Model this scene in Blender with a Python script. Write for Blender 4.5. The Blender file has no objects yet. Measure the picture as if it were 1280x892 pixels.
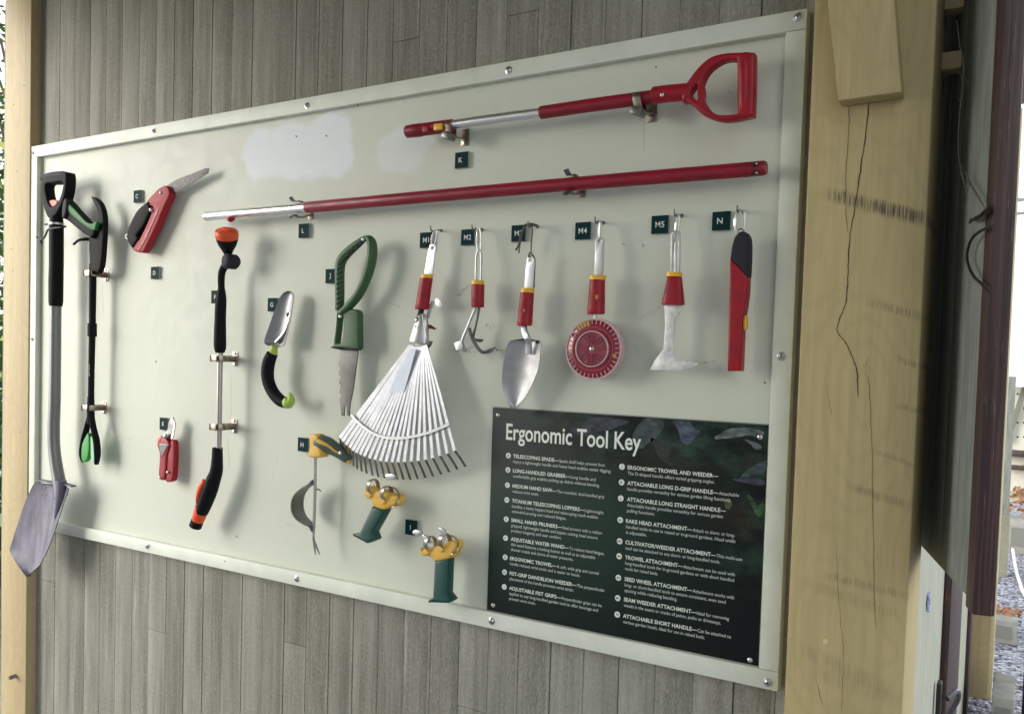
import bpy, bmesh, math, random
from mathutils import Vector, Matrix
from mathutils.geometry import tessellate_polygon
R = math.radians
random.seed(7)
S = bpy.context.scene
COL = S.collection

# ------------------------------------------------------------------ camera
YAW, PITCH, ROLL = 0.540759151, -0.03939603, -0.030429109
CAMP = Vector((2.81639364, -1.64691481, 1.55025542))
FPX, CX, CY = 1073.17629, 640 - 5.191893, 446 + 46.346842
Rz = Matrix.Rotation(YAW, 3, 'Z'); Rx = Matrix.Rotation(PITCH, 3, 'X'); Ry = Matrix.Rotation(ROLL, 3, 'Y')
CM = Rz @ Rx @ Ry                       # columns: right, forward, up
cam_d = bpy.data.cameras.new('camera')
cam = bpy.data.objects.new('camera', cam_d); COL.objects.link(cam)
cam_d.sensor_width = 36; cam_d.lens = FPX * 36 / 1280
cam_d.shift_x = 5.191893 / 1280; cam_d.shift_y = 46.346842 / 1280
cam_d.clip_start = 0.05; cam_d.clip_end = 500
rt, fw, up = CM.col[0], CM.col[1], CM.col[2]
cam.matrix_world = Matrix(((rt.x, up.x, -fw.x, CAMP.x), (rt.y, up.y, -fw.y, CAMP.y), (rt.z, up.z, -fw.z, CAMP.z), (0, 0, 0, 1)))
S.camera = cam
S.render.resolution_x, S.render.resolution_y = 1024, 713

# ------------------------------------------------------------------ light
SUN_EL, SUN_AZ = R(20), R(-39)          # azimuth measured from -Y (out of the wall) towards -X is negative
sd = Vector((math.sin(SUN_AZ) * math.cos(SUN_EL), -math.cos(SUN_AZ) * math.cos(SUN_EL), math.sin(SUN_EL)))
w = bpy.data.worlds.new('World'); S.world = w; w.use_nodes = True
nt = w.node_tree
bg = nt.nodes['Background']; sky = nt.nodes.new('ShaderNodeTexSky')
sky.sky_type = 'NISHITA'; sky.sun_disc = False
sky.sun_elevation = SUN_EL; sky.sun_rotation = math.atan2(sd.x, sd.y)
sky.air_density = 1.6; sky.dust_density = 1.0; sky.ozone_density = 1.0
hs = nt.nodes.new('ShaderNodeHueSaturation'); hs.inputs['Saturation'].default_value = 0.3   # overcast: the sky is nearly neutral
nt.links.new(sky.outputs[0], hs.inputs['Color']); nt.links.new(hs.outputs[0], bg.inputs[0]); bg.inputs[1].default_value = 0.15
sl = bpy.data.lights.new('sun', 'SUN'); sl.energy = 0.5; sl.angle = R(38); sl.color = (0.97, 0.985, 1.0)
so = bpy.data.objects.new('sun', sl); COL.objects.link(so); so.location = (-6, -4, 5)
so.rotation_euler = sd.to_track_quat('Z', 'Y').to_euler()
S.view_settings.view_transform = 'Standard'; S.view_settings.look = 'None'
S.view_settings.gamma = 1; S.view_settings.use_curve_mapping = False
S.view_settings.exposure = 1.85
S.render.engine = 'CYCLES'
S.cycles.max_bounces = 8; S.cycles.diffuse_bounces = 4

# ------------------------------------------------------------------ pixel -> place
def ray(x, y): return CM @ Vector(((x - CX) / FPX, 1, -(y - CY) / FPX))
def P(x, y, off=0.02):                  # point on the plane 'off' metres out of the wall
    d = ray(x, y); return CAMP + d * ((-off - CAMP.y) / d.y)
def PX(x, y, X): d = ray(x, y); return CAMP + d * ((X - CAMP.x) / d.x)
def PZ(x, y, Z): d = ray(x, y); return CAMP + d * ((Z - CAMP.z) / d.z)
def PY(x, y, Y): return P(x, y, -Y)
def rp(x, y, off, wpx):                 # radius of a round rod that shows wpx wide there
    p = P(x, y, off); return wpx / 2 * (p - CAMP).dot(fw) / FPX
def zo(s, x0, y0, pts): return [(x0 + a / s, y0 + b / s) for a, b in pts]

# ------------------------------------------------------------------ materials
def mat(name, col, rough=0.5, metal=0.0, var=0.0, vscale=20, bump=0.0, bscale=200, coat=0.0, stretch=(1, 1, 1), rvar=0.0, spec=0.5, grime=None):
    m = bpy.data.materials.new(name); m.use_nodes = True
    n = m.node_tree; b = n.nodes['Principled BSDF']; L = n.links
    b.inputs['Base Color'].default_value = (*col, 1); b.inputs['Roughness'].default_value = rough
    b.inputs['Metallic'].default_value = metal; b.inputs['Coat Weight'].default_value = coat
    b.inputs['Specular IOR Level'].default_value = spec
    tc = n.nodes.new('ShaderNodeTexCoord'); mp = n.nodes.new('ShaderNodeMapping'); mp.inputs['Scale'].default_value = stretch
    L.new(tc.outputs['Object'], mp.inputs[0])
    if var or rvar or grime:
        t = n.nodes.new('ShaderNodeTexNoise'); t.inputs['Scale'].default_value = vscale; t.inputs['Detail'].default_value = 6
        t.inputs['Roughness'].default_value = 0.62
        L.new(mp.outputs[0], t.inputs[0])
        mr = n.nodes.new('ShaderNodeMapRange'); mr.inputs[1].default_value = .3; mr.inputs[2].default_value = .7
        L.new(t.outputs[0], mr.inputs[0])
        mx = n.nodes.new('ShaderNodeMix'); mx.data_type = 'RGBA'
        g = grime or tuple(c * (1 - var) for c in col)
        mx.inputs[6].default_value = (*g, 1); mx.inputs[7].default_value = (*[min(1, c * (1 + var * .5)) for c in col], 1)
        L.new(mr.outputs[0], mx.inputs[0]); L.new(mx.outputs[2], b.inputs['Base Color'])
        if rvar:
            mr2 = n.nodes.new('ShaderNodeMapRange'); mr2.inputs[3].default_value = rough + rvar; mr2.inputs[4].default_value = max(.05, rough - rvar)
            L.new(mr.outputs[0], mr2.inputs[0]); L.new(mr2.outputs[0], b.inputs['Roughness'])
    if bump:
        t2 = n.nodes.new('ShaderNodeTexNoise'); t2.inputs['Scale'].default_value = bscale; t2.inputs['Detail'].default_value = 4
        L.new(mp.outputs[0], t2.inputs[0])
        bp = n.nodes.new('ShaderNodeBump'); bp.inputs['Strength'].default_value = bump; bp.inputs['Distance'].default_value = 0.001
        L.new(t2.outputs[0], bp.inputs['Height']); L.new(bp.outputs[0], b.inputs['Normal'])
    return m

class NG:                               # tiny node-graph helper
    def __init__(s, m): s.n = m.node_tree.nodes; s.l = m.node_tree.links
    def val(s, sock, v):
        if hasattr(v, 'is_output') or hasattr(v, 'links'): s.l.new(v, sock)
        else: sock.default_value = v
    def math(s, op, a, b=0.0, clamp=False):
        k = s.n.new('ShaderNodeMath'); k.operation = op; k.use_clamp = clamp; s.val(k.inputs[0], a); s.val(k.inputs[1], b); return k.outputs[0]
    def noise(s, vec, scale, detail=4, rough=.55):
        k = s.n.new('ShaderNodeTexNoise'); s.l.new(vec, k.inputs[0]); k.inputs['Scale'].default_value = scale
        k.inputs['Detail'].default_value = detail; k.inputs['Roughness'].default_value = rough; return k.outputs[0]
    def mapping(s, vec, sc, loc=(0, 0, 0)):
        k = s.n.new('ShaderNodeMapping'); s.l.new(vec, k.inputs[0]); k.inputs['Scale'].default_value = sc; k.inputs['Location'].default_value = loc; return k.outputs[0]
    def rng(s, v, a, b, c=0.0, d=1.0, smooth=True):
        k = s.n.new('ShaderNodeMapRange'); k.interpolation_type = 'SMOOTHSTEP' if smooth else 'LINEAR'
        s.val(k.inputs[0], v); k.inputs[1].default_value = a; k.inputs[2].default_value = b; k.inputs[3].default_value = c; k.inputs[4].default_value = d; return k.outputs[0]
    def mix(s, f, a, b, mode='MIX'):
        k = s.n.new('ShaderNodeMix'); k.data_type = 'RGBA'; k.blend_type = mode; s.val(k.inputs[0], f)
        for i, c in ((6, a), (7, b)):
            if isinstance(c, tuple): k.inputs[i].default_value = (*c, 1)
            else: s.l.new(c, k.inputs[i])
        return k.outputs[2]
    def sep(s, vec):
        k = s.n.new('ShaderNodeSeparateXYZ'); s.l.new(vec, k.inputs[0]); return k.outputs
    def objvec(s): return s.n.new('ShaderNodeTexCoord').outputs['Object']
    def attr(s, name):
        k = s.n.new('ShaderNodeAttribute'); k.attribute_name = name; return k.outputs['Fac']
    def bump(s, h, strength, dist=0.001, normal=None):
        k = s.n.new('ShaderNodeBump'); s.l.new(h, k.inputs['Height']); k.inputs['Strength'].default_value = strength
        k.inputs['Distance'].default_value = dist
        if normal: s.l.new(normal, k.inputs['Normal'])
        return k.outputs[0]
    def box2d(s, x, z, x0, x1, z0, z1, soft, wob):   # soft-edged rectangle mask with wobbly edge
        r = .42 * min(x1 - x0, z1 - z0)
        dx = s.math('MAXIMUM', s.math('SUBTRACT', s.math('ABSOLUTE', s.math('SUBTRACT', x, (x0 + x1) / 2)), (x1 - x0) / 2 - r), 0.0)
        dz = s.math('MAXIMUM', s.math('SUBTRACT', s.math('ABSOLUTE', s.math('SUBTRACT', z, (z0 + z1) / 2)), (z1 - z0) / 2 - r), 0.0)
        d = s.math('SUBTRACT', s.math('SQRT', s.math('ADD', s.math('MULTIPLY', dx, dx), s.math('MULTIPLY', dz, dz))), r)
        d = s.math('ADD', d, wob)
        return s.rng(d, -soft, soft, 1, 0)
    def seg2d(s, x, z, a, b, wd, wob):               # soft stroke from a to b
        ax, az = a; bx, bz = b; L = math.hypot(bx - ax, bz - az); ux, uz = (bx - ax) / L, (bz - az) / L
        px = s.math('SUBTRACT', x, (ax + bx) / 2); pz = s.math('SUBTRACT', z, (az + bz) / 2)
        t = s.math('ADD', s.math('MULTIPLY', px, ux), s.math('MULTIPLY', pz, uz))
        n_ = s.math('ADD', s.math('MULTIPLY', px, -uz), s.math('MULTIPLY', pz, ux))
        n_ = s.math('ABSOLUTE', s.math('ADD', n_, wob))
        et = s.rng(s.math('ABSOLUTE', t), L / 2 * .5, L / 2, 1, 0)
        return s.math('MULTIPLY', et, s.rng(n_, wd * .2, wd, 1, 0))

# ------------------------------------------------------------------ mesh building
def cr(pts, n=6, closed=False):         # Catmull-Rom through points; a doubled point is a corner
    out = []; N = len(pts); D = len(pts[0])
    for i in range(N if closed else N - 1):
        p = [pts[(i + k) % N] if closed else pts[min(max(i + k, 0), N - 1)] for k in (-1, 0, 1, 2)]
        if all(abs(p[1][q] - p[2][q]) < 1e-9 for q in range(D)): continue
        for j in range(n):
            t = j / n
            out.append(tuple(.5 * (2 * p[1][q] + (p[2][q] - p[0][q]) * t + (2 * p[0][q] - 5 * p[1][q] + 4 * p[2][q] - p[3][q]) * t * t + (3 * p[1][q] - p[0][q] - 3 * p[2][q] + p[3][q]) * t ** 3) for q in range(D)))
    if not closed: out.append(tuple(pts[-1]))
    return out

class MB:
    def __init__(s): s.v = []; s.f = []; s.tone = {}
    def add(s, v, f, tone=None):
        b = len(s.v); s.v += [Vector(q) for q in v]
        for q in f:
            if tone is not None: s.tone[len(s.f)] = tone
            s.f.append([b + i for i in q])
        return s
    def box(s, a, b, tone=None):
        x0, x1 = sorted((a[0], b[0])); y0, y1 = sorted((a[1], b[1])); z0, z1 = sorted((a[2], b[2]))
        v = [(x0, y0, z0), (x1, y0, z0), (x1, y1, z0), (x0, y1, z0), (x0, y0, z1), (x1, y0, z1), (x1, y1, z1), (x0, y1, z1)]
        return s.add(v, [(0, 3, 2, 1), (4, 5, 6, 7), (0, 1, 5, 4), (1, 2, 6, 5), (2, 3, 7, 6), (3, 0, 4, 7)], tone)
    def obox(s, c, ax, ay, az, hx, hy, hz):
        c = Vector(c); ax, ay, az = [Vector(q).normalized() for q in (ax, ay, az)]
        v = [c + ax * i * hx + ay * j * hy + az * k * hz for k in (-1, 1) for (i, j) in ((-1, -1), (1, -1), (1, 1), (-1, 1))]
        return s.add(v, [(0, 3, 2, 1), (4, 5, 6, 7), (0, 1, 5, 4), (1, 2, 6, 5), (2, 3, 7, 6), (3, 0, 4, 7)])
    def sweep(s, pts, ra, rb=None, seg=12, ref=(0, 1, 0), closed=False, rect=False, cap=True, power=1.0):
        pts = [Vector(q) for q in pts]; n = len(pts)
        if not hasattr(ra, '__len__'): ra = [ra] * n
        if rb is None: rb = ra
        if not hasattr(rb, '__len__'): rb = [rb] * n
        rings = []
        if rect: ang = [(-1, -1), (1, -1), (1, 1), (-1, 1)]
        else:
            ang = []
            for k in range(seg):
                c, q = math.cos(2 * math.pi * k / seg), math.sin(2 * math.pi * k / seg)
                ang.append((math.copysign(abs(c) ** power, c), math.copysign(abs(q) ** power, q)))
        prev = None
        for i in range(n):
            t = (pts[(i + 1) % n] - pts[i - 1]) if closed else (pts[min(i + 1, n - 1)] - pts[max(i - 1, 0)])
            t = t.normalized()
            if ref == 'pt':
                if prev is None: prev = Vector((0, 1, 0)) if abs(t.y) < .9 else Vector((1, 0, 0))
                n2 = (prev - t * prev.dot(t)).normalized(); prev = n2
            else:
                rv = Vector(ref); n2 = (rv - t * rv.dot(t))
                if n2.length < 1e-4: n2 = prev or Vector((1, 0, 0))
                n2 = n2.normalized(); prev = n2
            n1 = t.cross(n2)
            rings.append([pts[i] + n1 * (a * ra[i]) + n2 * (b * rb[i]) for a, b in ang])
        m = len(ang); v = [q for r_ in rings for q in r_]; f = []
        for i in range(n if closed else n - 1):
            j = (i + 1) % n
            for k in range(m):
                l = (k + 1) % m; f.append((i * m + k, i * m + l, j * m + l, j * m + k))
        if cap and not closed:
            f.append(tuple(range(m))[::-1]); f.append(tuple((n - 1) * m + k for k in range(m)))
        return s.add(v, f)
    def lathe(s, o, d, prof, seg=20, sx=1.0, sy=1.0, ref=None):
        o = Vector(o); d = Vector(d).normalized(); r0 = Vector(ref) if ref else (Vector((0, 1, 0)) if abs(d.y) < .8 else Vector((0, 0, 1)))
        a = (r0 - d * r0.dot(d)).normalized(); b = d.cross(a); v = []; f = []
        for t, r_ in prof:
            for k in range(seg):
                q = 2 * math.pi * k / seg; v.append(o + d * t + a * (math.cos(q) * r_ * sy) + b * (math.sin(q) * r_ * sx))
        for i in range(len(prof) - 1):
            for k in range(seg):
                l = (k + 1) % seg; f.append((i * seg + k, i * seg + l, (i + 1) * seg + l, (i + 1) * seg + k))
        f.append(tuple(range(seg))[::-1]); f.append(tuple((len(prof) - 1) * seg + k for k in range(seg)))
        return s.add(v, f)
    def plate(s, outline, off, thick, bevel=0.0, holes=(), n=0, M4=None, res=2, warp=None):
        """outline in photo pixels on the plane 'off' (its front); thick goes back towards the wall"""
        def w2(ps):
            if n: ps = cr(ps, n, True)
            return [(q.x, q.z) for q in (P(a, b, off) for a, b in ps)]
        return s.plate_w([w2(outline)] + [w2(h) for h in holes], off, thick, bevel, res, warp=warp)
    def plate_w(s, loops, off, thick, bevel=0.0, res=2, warp=None, tr=None):
        cu = bpy.data.curves.new('c', 'CURVE'); cu.dimensions = '2D'; cu.fill_mode = 'BOTH'
        for lp in loops:
            sp = cu.splines.new('POLY'); sp.points.add(len(lp) - 1); sp.use_cyclic_u = True
            for i, (a, b) in enumerate(lp): sp.points[i].co = (a, b, 0, 1)
        cu.extrude = max(thick / 2 - bevel, 0.00005); cu.bevel_depth = bevel; cu.bevel_resolution = res; cu.offset = -bevel
        o = bpy.data.objects.new('c', cu); COL.objects.link(o)
        dg = bpy.context.evaluated_depsgraph_get(); me = bpy.data.meshes.new_from_object(o.evaluated_get(dg))
        yc = -off + thick / 2
        vs = []
        for q in me.vertices:
            p = Vector((q.co.x, yc - q.co.z, q.co.y))
            if warp: p = warp(p)
            vs.append(p)
        if tr: vs = [tr(p) for p in vs]
        s.add(vs, [tuple(pl.vertices) for pl in me.polygons])
        bpy.data.objects.remove(o); bpy.data.curves.remove(cu); bpy.data.meshes.remove(me)
        return s
    def build(s, name, m, parent=None, bevel=0.0, ang=35, label=None, weld=True):
        org = parent_origin(parent)
        me = bpy.data.meshes.new(name)
        me.from_pydata([tuple(q - org) for q in s.v], [], s.f); me.update()
        if s.tone:
            at_ = me.attributes.new('tone', 'FLOAT', 'FACE')
            for i in range(len(me.polygons)): at_.data[i].value = s.tone.get(i, 0.5)
        if weld or bevel:
            bm = bmesh.new(); bm.from_mesh(me)
            if weld: bmesh.ops.remove_doubles(bm, verts=bm.verts, dist=1e-6)
            if bevel:
                ed = [e for e in bm.edges if len(e.link_faces) == 2 and e.calc_face_angle(0) > R(30)]
                bmesh.ops.bevel(bm, geom=ed, offset=bevel, segments=2, affect='EDGES', profile=.5, clamp_overlap=True)
            bmesh.ops.recalc_face_normals(bm, faces=bm.faces)
            bm.to_mesh(me); bm.free()
        me.polygons.foreach_set('use_smooth', [True] * len(me.polygons))
        me.set_sharp_from_angle(angle=R(ang))
        me.materials.append(m)
        o = bpy.data.objects.new(name, me); COL.objects.link(o)
        if parent is not None: o.parent = parent
        else: o.location = (0, 0, 0)
        if label: o['label'] = label
        return o

def parent_origin(p):
    v = Vector((0, 0, 0))
    while p is not None: v += Vector(p.location); p = p.parent
    return v
def tag(o, label=None, cat=None, group=None, kind=None):
    if label: o['label'] = label
    if cat: o['category'] = cat
    if group: o['group'] = group
    if kind: o['kind'] = kind
    return o
def thing(name, label, cat, loc=(0, 0, 0), group=None):
    o = bpy.data.objects.new(name, None); COL.objects.link(o); o.location = loc; o.empty_display_size = .05
    return tag(o, label, cat, group)
def text_mesh(body, size, offset=0.0, res=3, bold=0.0):
    tc = bpy.data.curves.new('t', 'FONT'); tc.body = body; tc.size = size; tc.resolution_u = res; tc.offset = bold * size
    o = bpy.data.objects.new('t', tc); COL.objects.link(o)
    dg = bpy.context.evaluated_depsgraph_get(); me = bpy.data.meshes.new_from_object(o.evaluated_get(dg))
    vs = [q.co.copy() for q in me.vertices]; fs = [tuple(p.vertices) for p in me.polygons]
    bpy.data.objects.remove(o); bpy.data.curves.remove(tc); bpy.data.meshes.remove(me)
    return vs, fs
def text_to(mb, body, size, x0, z0, off, width=None, center=False, bold=0.0, res=3, xs=None, fit=True):
    vs, fs = text_mesh(body, size, bold=bold, res=res)
    if not vs: return x0
    a, b = min(v.x for v in vs), max(v.x for v in vs)
    k = width / (b - a) if width else (xs or 1.0)
    za, zb = min(v.y for v in vs), max(v.y for v in vs)
    if center: f = lambda v: Vector((x0 + (v.x - (a + b) / 2) * k, -off, z0 + (v.y - (za + zb) / 2)))
    else: f = lambda v: Vector((x0 + (v.x - a) * k, -off, z0 + v.y))
    mb.add([f(v) for v in vs], fs)
    return k

# ================================================================== materials of the place
def m_siding():
    m = mat('siding', (.2, .2, .17), .88, spec=.2); g = NG(m); b = m.node_tree.nodes['Principled BSDF']
    v = g.objvec(); x, y, z = g.sep(v)
    tone = g.attr('tone')
    off = g.mapping(v, (1, 1, 1))
    grain = g.noise(g.mapping(v, (150, 150, 5)), 1.0, 6, .65)
    fine = g.noise(g.mapping(v, (420, 420, 130)), 1.0, 3, .6)
    cross = g.noise(g.mapping(v, (60, 60, 420)), 1.0, 2, .5)
    patch = g.noise(g.mapping(v, (9, 9, 2.2)), 1.0, 4, .6)
    broad = g.noise(g.mapping(v, (34, 34, 1.6)), 1.0, 3, .55)
    h = g.math('ADD', g.math('MULTIPLY', grain, .30), g.math('ADD', g.math('MULTIPLY', fine, .34), g.math('ADD', g.math('MULTIPLY', patch, .2), g.math('MULTIPLY', broad, .3))))
    h = g.math('ADD', h, g.math('MULTIPLY', g.math('SUBTRACT', tone, .5), .10))
    f = g.rng(h, .37, .75)
    c = g.mix(f, (.145, .143, .113), (.345, .342, .297))
    worn = g.rng(g.noise(g.mapping(v, (70, 70, 3), (3, 1, 7)), 1.0, 5, .7), .55, .70)
    worn = g.math('MULTIPLY', worn, g.rng(patch, .48, .62))
    c = g.mix(g.math('MULTIPLY', worn, .7), c, (.44, .45, .42))
    spk = g.rng(g.noise(g.mapping(v, (330, 330, 85), (7, 1, 3)), 1.0, 3, .65), .55, .70)
    c = g.mix(g.math('MULTIPLY', spk, .34), c, (.50, .50, .45))
    spd = g.rng(g.noise(g.mapping(v, (260, 260, 70), (1, 8, 5)), 1.0, 3, .65), .56, .70)
    c = g.mix(g.math('MULTIPLY', spd, .34), c, (.06, .06, .045))
    dark = g.rng(g.noise(g.mapping(v, (240, 240, 9), (0, 4, 2)), 1.0, 4, .7), .62, .74)
    c = g.mix(g.math('MULTIPLY', dark, .28), c, (.07, .065, .05))
    m.node_tree.links.new(c, b.inputs['Base Color'])
    bh = g.math('ADD', g.math('MULTIPLY', grain, .6), g.math('ADD', g.math('MULTIPLY', fine, .5), g.math('MULTIPLY', cross, .35)))
    m.node_tree.links.new(g.bump(bh, .75, .0022), b.inputs['Normal'])
    return m
def m_post(stains, name='yellow_post_paint', base=(.46, .37, .185), ox=0.0):
    m = mat(name, base, .6, spec=.35); g = NG(m); b = m.node_tree.nodes['Principled BSDF']
    v = g.objvec(); x, y, z = g.sep(v)
    grain = g.noise(g.mapping(v, (70, 70, 2.2)), 1.0, 6, .6)
    fine = g.noise(g.mapping(v, (260, 260, 7)), 1.0, 3, .6)
    blot = g.noise(g.mapping(v, (9, 9, 2)), 1.0, 5, .6)
    f = g.rng(g.math('ADD', g.math('MULTIPLY', grain, .5), g.math('ADD', g.math('MULTIPLY', fine, .2), g.math('MULTIPLY', blot, .4))), .38, .72)
    c = g.mix(f, tuple(q * .88 for q in base), tuple(min(1, q * 1.08) for q in base))
    kn = m.node_tree.nodes.new('ShaderNodeTexVoronoi'); kn.inputs['Scale'].default_value = 1.0
    m.node_tree.links.new(g.mapping(v, (7, 7, 3.2), (2.3, .4, 1.7)), kn.inputs[0])
    ring = g.math('SINE', g.math('MULTIPLY', g.math('ADD', kn.outputs['Distance'], g.math('MULTIPLY', blot, .5)), 46))
    c = g.mix(g.math('MULTIPLY', g.rng(ring, .2, 1), .13), c, tuple(q * .62 for q in base))
    wob = g.math('MULTIPLY', g.math('SUBTRACT', g.noise(g.mapping(v, (120, 120, 9)), 1.0, 3, .6), .5), .012)
    brk = g.rng(g.noise(g.mapping(v, (420, 420, 12)), 1.0, 3, .7), .38, .62)
    for a, q, wd, k in stains:
        a = (a[0] - ox, a[1]); q = (q[0] - ox, q[1])
        s_ = g.math('MULTIPLY', g.seg2d(x, z, a, q, wd, wob), brk)
        c = g.mix(g.math('MULTIPLY', s_, k), c, (.09, .075, .05))
    m.node_tree.links.new(c, b.inputs['Base Color'])
    m.node_tree.links.new(g.bump(g.math('ADD', g.math('MULTIPLY', fine, .6), grain), .4, .0014), b.inputs['Normal'])
    return m
def xz(p): return (p.x, p.z)
def st(a, b, wd, k): return (xz(P(*a, .1)), xz(P(*b, .1)), wd, k)
M_SIDE = m_siding()
M_POSTR = m_post([st((1018, 238), (1185, 282), .016, .95), st((1085, 255), (1175, 275), .014, .9), st((1075, 375), (1165, 400), .010, .45), st((1115, 445), (1160, 462), .007, .5),
                  st((1115, 505), (1160, 516), .007, .5), st((1085, 560), (1150, 585), .006, .45), st((1050, 603), (1150, 637), .010, .5), st((1020, 715), (1150, 750), .010, .4),
                  st((985, 720), (1140, 775), .014, .25), st((985, 802), (1125, 868), .02, .25), st((1000, 835), (1140, 880), .02, .2)], 'yellow_post_paint', ox=2.57)
M_POSTL = m_post([], 'pale_post_paint', (.44, .35, .195))
M_DOWEL = mat('grey_wood', (.22, .19, .15), .7, var=.3, vscale=60)
M_TRIM = None
def m_trim():
    m = mat('brown_stain', (.085, .028, .025), .5, spec=.4); g = NG(m); b = m.node_tree.nodes['Principled BSDF']
    v = g.objvec(); gr = g.noise(g.mapping(v, (170, 170, 3)), 1.0, 6, .65); st_ = g.noise(g.mapping(v, (420, 420, 16)), 1.0, 3, .6)
    c = g.mix(g.rng(gr, .35, .68), (.028, .014, .015), (.085, .043, .04))
    c = g.mix(g.math('MULTIPLY', g.rng(st_, .64, .76), .6), c, (.36, .22, .19))
    m.node_tree.links.new(c, b.inputs['Base Color']); m.node_tree.links.new(g.bump(g.math('ADD', gr, g.math('MULTIPLY', st_, .5)), .8, .002), b.inputs['Normal'])
    return m
M_TRIM = m_trim()
M_SHUT = mat('shutter_stain', (.23, .25, .225), .8, var=.3, vscale=14, stretch=(6, 6, .6), bump=.5, bscale=90, spec=.25)
M_SIDEW = mat('side_siding', (.42, .42, .35), .8, var=.22, vscale=14, stretch=(6, 6, .6), bump=.4, bscale=90, spec=.25)
M_DARK = mat('dark_gap', (.02, .02, .018), .9)
M_BLACKC = mat('black_cord', (.012, .012, .012), .55, spec=.4)
def m_gravel():
    m = mat('gravel', (.3, .3, .32), .85, spec=.3); g = NG(m); b = m.node_tree.nodes['Principled BSDF']
    v = g.objvec(); k = g.n.new('ShaderNodeTexVoronoi'); k.inputs['Scale'].default_value = 45; g.l.new(v, k.inputs[0])
    col = g.sep(k.outputs['Color'])[0]
    c = g.mix(col, (.14, .14, .17), (.62, .62, .70)); c = g.mix(g.rng(k.outputs['Distance'], .5, .9), c, (.03, .03, .04))
    m.node_tree.links.new(c, b.inputs['Base Color']); m.node_tree.links.new(g.bump(g.math('SUBTRACT', 1.0, k.outputs['Distance']), 1.0, .02), b.inputs['Normal'])
    return m
M_GRAVEL = m_gravel()

# ================================================================== ground
g_ = MB(); g_.add([(-60, -60, 0), (60, -60, 0), (60, 60, 0), (-60, 60, 0)], [(0, 1, 2, 3)])
tag(g_.build('ground', M_GRAVEL), kind='structure', label='pale grey gravel ground around the shelter')

# ================================================================== the siding wall
wall = thing('siding_wall', 'weathered grey green vertical plank wall behind the tool board', 'wall', (1.2, 0, 0))
b = MB(); b.box((-.22, .006, 0), (2.65, .06, 2.72)); b.build('sheathing', M_DARK, wall)
b = MB(); xk = .0249 - .0805 * 3; k = 0
while xk < 2.6:
    x0 = xk + random.choice((.0002, .0004, .0010)); x1 = xk + .0805 - random.choice((.0003, .0005, .0009)); x1 = min(x1, 2.648)
    d = random.uniform(-.0007, .0007); t = random.random()
    cuts = [0, 2.72]
    if abs(xk - (.0249 + .0805 * 18)) < .01: cuts = [0, P(474, 57, 0).z, 2.72]
    if abs(xk - (.0249 + .0805 * 22)) < .01: cuts = [0, P(650, 17, 0).z, 2.72]
    if k % 7 == 3: cuts = [0, .7 + random.random() * .12, 2.72]
    for c0, c1 in zip(cuts, cuts[1:]):
        t = random.random()
        b.box((x0, d, c0 + .0006), (x1, .012, c1 - .0006), t)
        if random.random() < .45:      # a raised worn edge strip along the groove
            b.box((x1 - .007, d - .0008, c0 + .001), (x1 - .0004, .01, c1 - .001), min(1, t + .35))
    xk += .0805; k += 1
b.build('plank_face', M_SIDE, wall, bevel=.0005)

# ================================================================== posts
rpost = thing('timber_post', 'thick yellow painted cracked corner post right of the board', 'post', (2.57, -.005, 0))
b = MB(); b.box((2.478, -.1, 0), (2.669, .09, 2.9)); rp_body = b.build('post_body', M_POSTR, rpost, bevel=.004)
def crack(pts, wds, name='crack', parent=None, off=.1, m=None):
    b = MB(); v = []; n = len(pts)
    for (a, c), w_ in zip(pts, wds):
        for s_ in (-1, 1): p = P(a, c, off + .0007); v.append(p + Vector((s_ * w_ / 2, 0, 0)))
    b.add(v, [(2 * i, 2 * i + 1, 2 * i + 3, 2 * i + 2) for i in range(n - 1)])
    vb = [q + Vector((0, .0009, 0)) for q in v]
    b.add(vb, [(2 * i, 2 * i + 2, 2 * i + 3, 2 * i + 1) for i in range(n - 1)])
    return b.build(name, m or M_CRACK, parent, weld=False)
M_CRACK = mat('crack_dark', (.05, .04, .025), .95, spec=.1)
def jit(pts, n=5, j=.6):
    q = cr(pts, n); return [(a + random.uniform(-j, j), c) for a, c in q]
def cw(pts, w0): return [w0 * random.uniform(.5, 1.1) * min(1, (i + 1) / 3, (len(pts) - i) / 3) for i in range(len(pts))]
for pl, w0 in (([(1087, 120), (1083, 160), (1079, 190), (1073, 230), (1068, 262), (1062, 300), (1060, 340), (1058, 375), (1050, 397), (1046, 413), (1054, 424), (1062, 438), (1070, 458), (1072, 475), (1073, 497)], .0018),
               ([(1061, 124), (1061, 170), (1058, 210), (1057, 250), (1059, 290)], .0009),
               ([(1077, 466), (1084, 470), (1086, 480), (1088, 510), (1090, 560), (1091, 610), (1092, 680), (1093, 740), (1095, 783)], .0007),
               ([(1046, 670), (1047, 720), (1050, 770), (1054, 810), (1053, 860), (1052, 892)], .00055),
               ([(1020, 852), (1028, 880)], .001), ([(1033, 480), (1036, 500), (1040, 520)], .0006), ([(1081, 460), (1087, 445)], .0007)):
    q = jit(pl); crack(q, cw(q, w0), parent=rpost)
b = MB(); c = P(1032, 802, .1); b.lathe(c, (0, -1, 0), [(0, .0048), (.0012, .0042), (.0016, .002)], 16); b.build('nail_head', mat('painted_nail', (.6, .52, .34), .5), rpost)
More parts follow.
